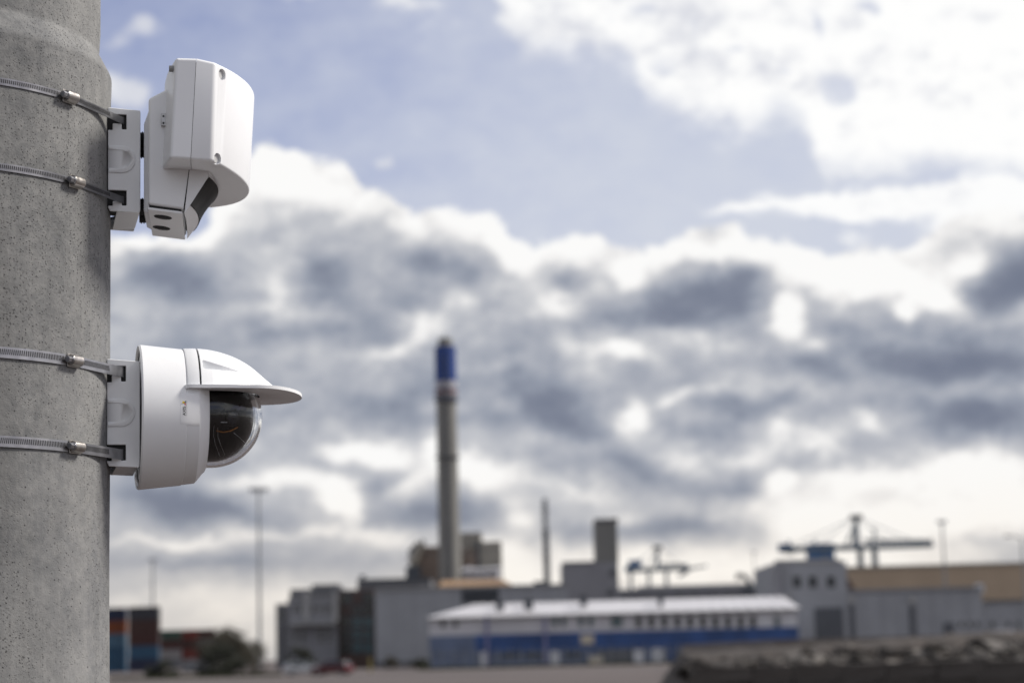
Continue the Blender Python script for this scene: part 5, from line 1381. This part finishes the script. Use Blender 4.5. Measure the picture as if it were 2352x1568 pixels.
# ------------------------------------------------------------------ rubble bank and block wall, right foreground
YB = 62
wallb = thing('block_wall', 'low wall of rough concrete blocks along the bottom right corner', 'wall', (X(1950, 1560, YB), YB, 0))
xs0, xs1 = X(1556, 1560, YB), X(2420, 1540, YB)
rnd = random.Random(4); xx = xs0; zt_ = Zp(1556, 1538, YB)
protos = []
for k in range(6):
    m = MB(); m.box((-.5, -.4, -.5), (.5, .4, .5)); me_ = m.mesh('block', M_BLOCK); bm = bmesh.new(); bm.from_mesh(me_)
    bmesh.ops.subdivide_edges(bm, edges=bm.edges, cuts=2, use_grid_fill=True)
    for v in bm.verts: v.co += Vector((rnd.uniform(-1, 1), rnd.uniform(-1, 1), rnd.uniform(-1, 1))) * .028
    bm.to_mesh(me_); bm.free(); protos.append(me_)
k = 0
while xx < xs1:
    w = rnd.uniform(1.1, 1.9)
    for row in range(2):
        h = .55; o = bpy.data.objects.new('block', protos[rnd.randrange(6)]); COL.objects.link(o); o.parent = wallb
        o.scale = (w * .985, 1.0, h * .985); o.location = (xx + w / 2 + (.4 if row else 0) - wallb.location.x, rnd.uniform(-.05, .05), row * h + h / 2 + rnd.uniform(-.015, .02)); o.rotation_euler = (0, 0, rnd.uniform(-.03, .03))
    xx += w
# bank of soil and broken concrete behind it
def bank_h(x):
    t = (x - xs0) / (xs1 - xs0); return 1.42 + .46 * t
m = MB(); NXb, NYb = 90, 14; Y0b, Y1b = YB + 1.2, YB + 16
vs = []
for i in range(NXb + 1):
    x = xs0 + (xs1 + 2 - xs0) * i / NXb
    edge = min(1, max(0, (i / NXb) * 14))
    for j in range(NYb + 1):
        t = j / NYb; y = Y0b + (Y1b - Y0b) * t
        sh_ = min(1, t * 3.2) * (1 if t < .75 else (1 - t) / .25)
        z = bank_h(x) * (sh_ * .9 + .1) * edge + mnoise.fractal(Vector((x * .8, y * .8, 0)), 1, 2, 4) * .16 * sh_
        vs.append((x, y, z if j not in (0, NYb) else -.05))
m.add(vs, [(i * (NYb + 1) + j, (i + 1) * (NYb + 1) + j, (i + 1) * (NYb + 1) + j + 1, i * (NYb + 1) + j + 1) for i in range(NXb) for j in range(NYb)])
rb_ = thing('rubble_bank', 'dark bank of soil and broken concrete slabs behind the block wall, lower right', 'rubble', (X(1950, 1500, YB + 5), YB + 5, 0))
so = m.build('soil', M_SOIL, rb_, smooth=60); settle(rb_)
rprot = []
for k in range(9):
    me_ = bpy.data.meshes.new('rubble_piece'); bm = bmesh.new(); bmesh.ops.create_icosphere(bm, subdivisions=1, radius=.5)
    for v in bm.verts: v.co *= rnd.uniform(.62, 1.15); v.co.z *= .6
    bm.to_mesh(me_); bm.free(); me_.materials.append(M_STONE if k < 7 else M_SLABL); rprot.append(me_)
for k in range(3):
    m = MB(); m.box((-.5, -.32, -.07), (.5, .32, .07)); me_ = m.mesh('slab', M_SLABL if k == 0 else M_STONE); rprot.append(me_)
for k in range(290):
    t = rnd.random(); x = xs0 + .4 + (xs1 - xs0) * t; u_ = rnd.random() ** .8; y = Y0b + (Y1b - Y0b) * (.02 + .24 * u_)
    tt = (y - Y0b) / (Y1b - Y0b); z = bank_h(x) * (min(1, tt * 3.2) * .9 + .1) * min(1, max(0, (x - xs0) / (xs1 - xs0) * 14))
    slab = rnd.random() < .3
    o = bpy.data.objects.new('slab' if slab else 'rubble_piece', rprot[9 + rnd.randrange(3)] if slab else rprot[rnd.randrange(9)]); COL.objects.link(o); o.parent = rb_
    s_ = rnd.uniform(.16, .48) if not slab else rnd.uniform(.45, 1.1)
    o.scale = (s_, s_ * rnd.uniform(.7, 1.2), s_ * (rnd.uniform(.7, 1.2) if not slab else 1)); o.rotation_euler = (rnd.uniform(-.6, .6), rnd.uniform(-.6, .6), rnd.uniform(0, 6.3))
    o.location = Vector((x, y, z + .05)) - rb_.location
# pale gravel terrace behind the bank
M_GRAVEL = mat('pale_gravel', (.17, .15, .135), .95, var=.2, scale=.6, bump=.3, bscale=8)
m = MB(); gz = Zp(2050, 1461, 95)
m.box((X(1780, 1480, 95), 95, 0), (X(2480, 1480, 95), 150, gz)); struct(m.build('gravel_terrace', M_GRAVEL))
# small white skip on the terrace
Yk = 120
sk = thing('waste_bin', 'small pale bin standing on the gravel before the grey warehouse', 'bin', (X(2307, 1460, Yk), Yk, gz)); sk.scale = (.5, .5, .6)
for dx0, dx1, dy0, dy1 in ((-.9, .9, -.5, -.45), (-.9, .9, .45, .5), (-.9, -.85, -.45, .45), (.85, .9, -.45, .45)):
    m = MB(); m.box((dx0, dy0, .05), (dx1, dy1, .55)); m.build('side_wall', M_DOORW, sk)
m = MB(); m.box((-.85, -.45, 0), (.85, .45, .06)); m.build('floor_plate', M_DOORW, sk)
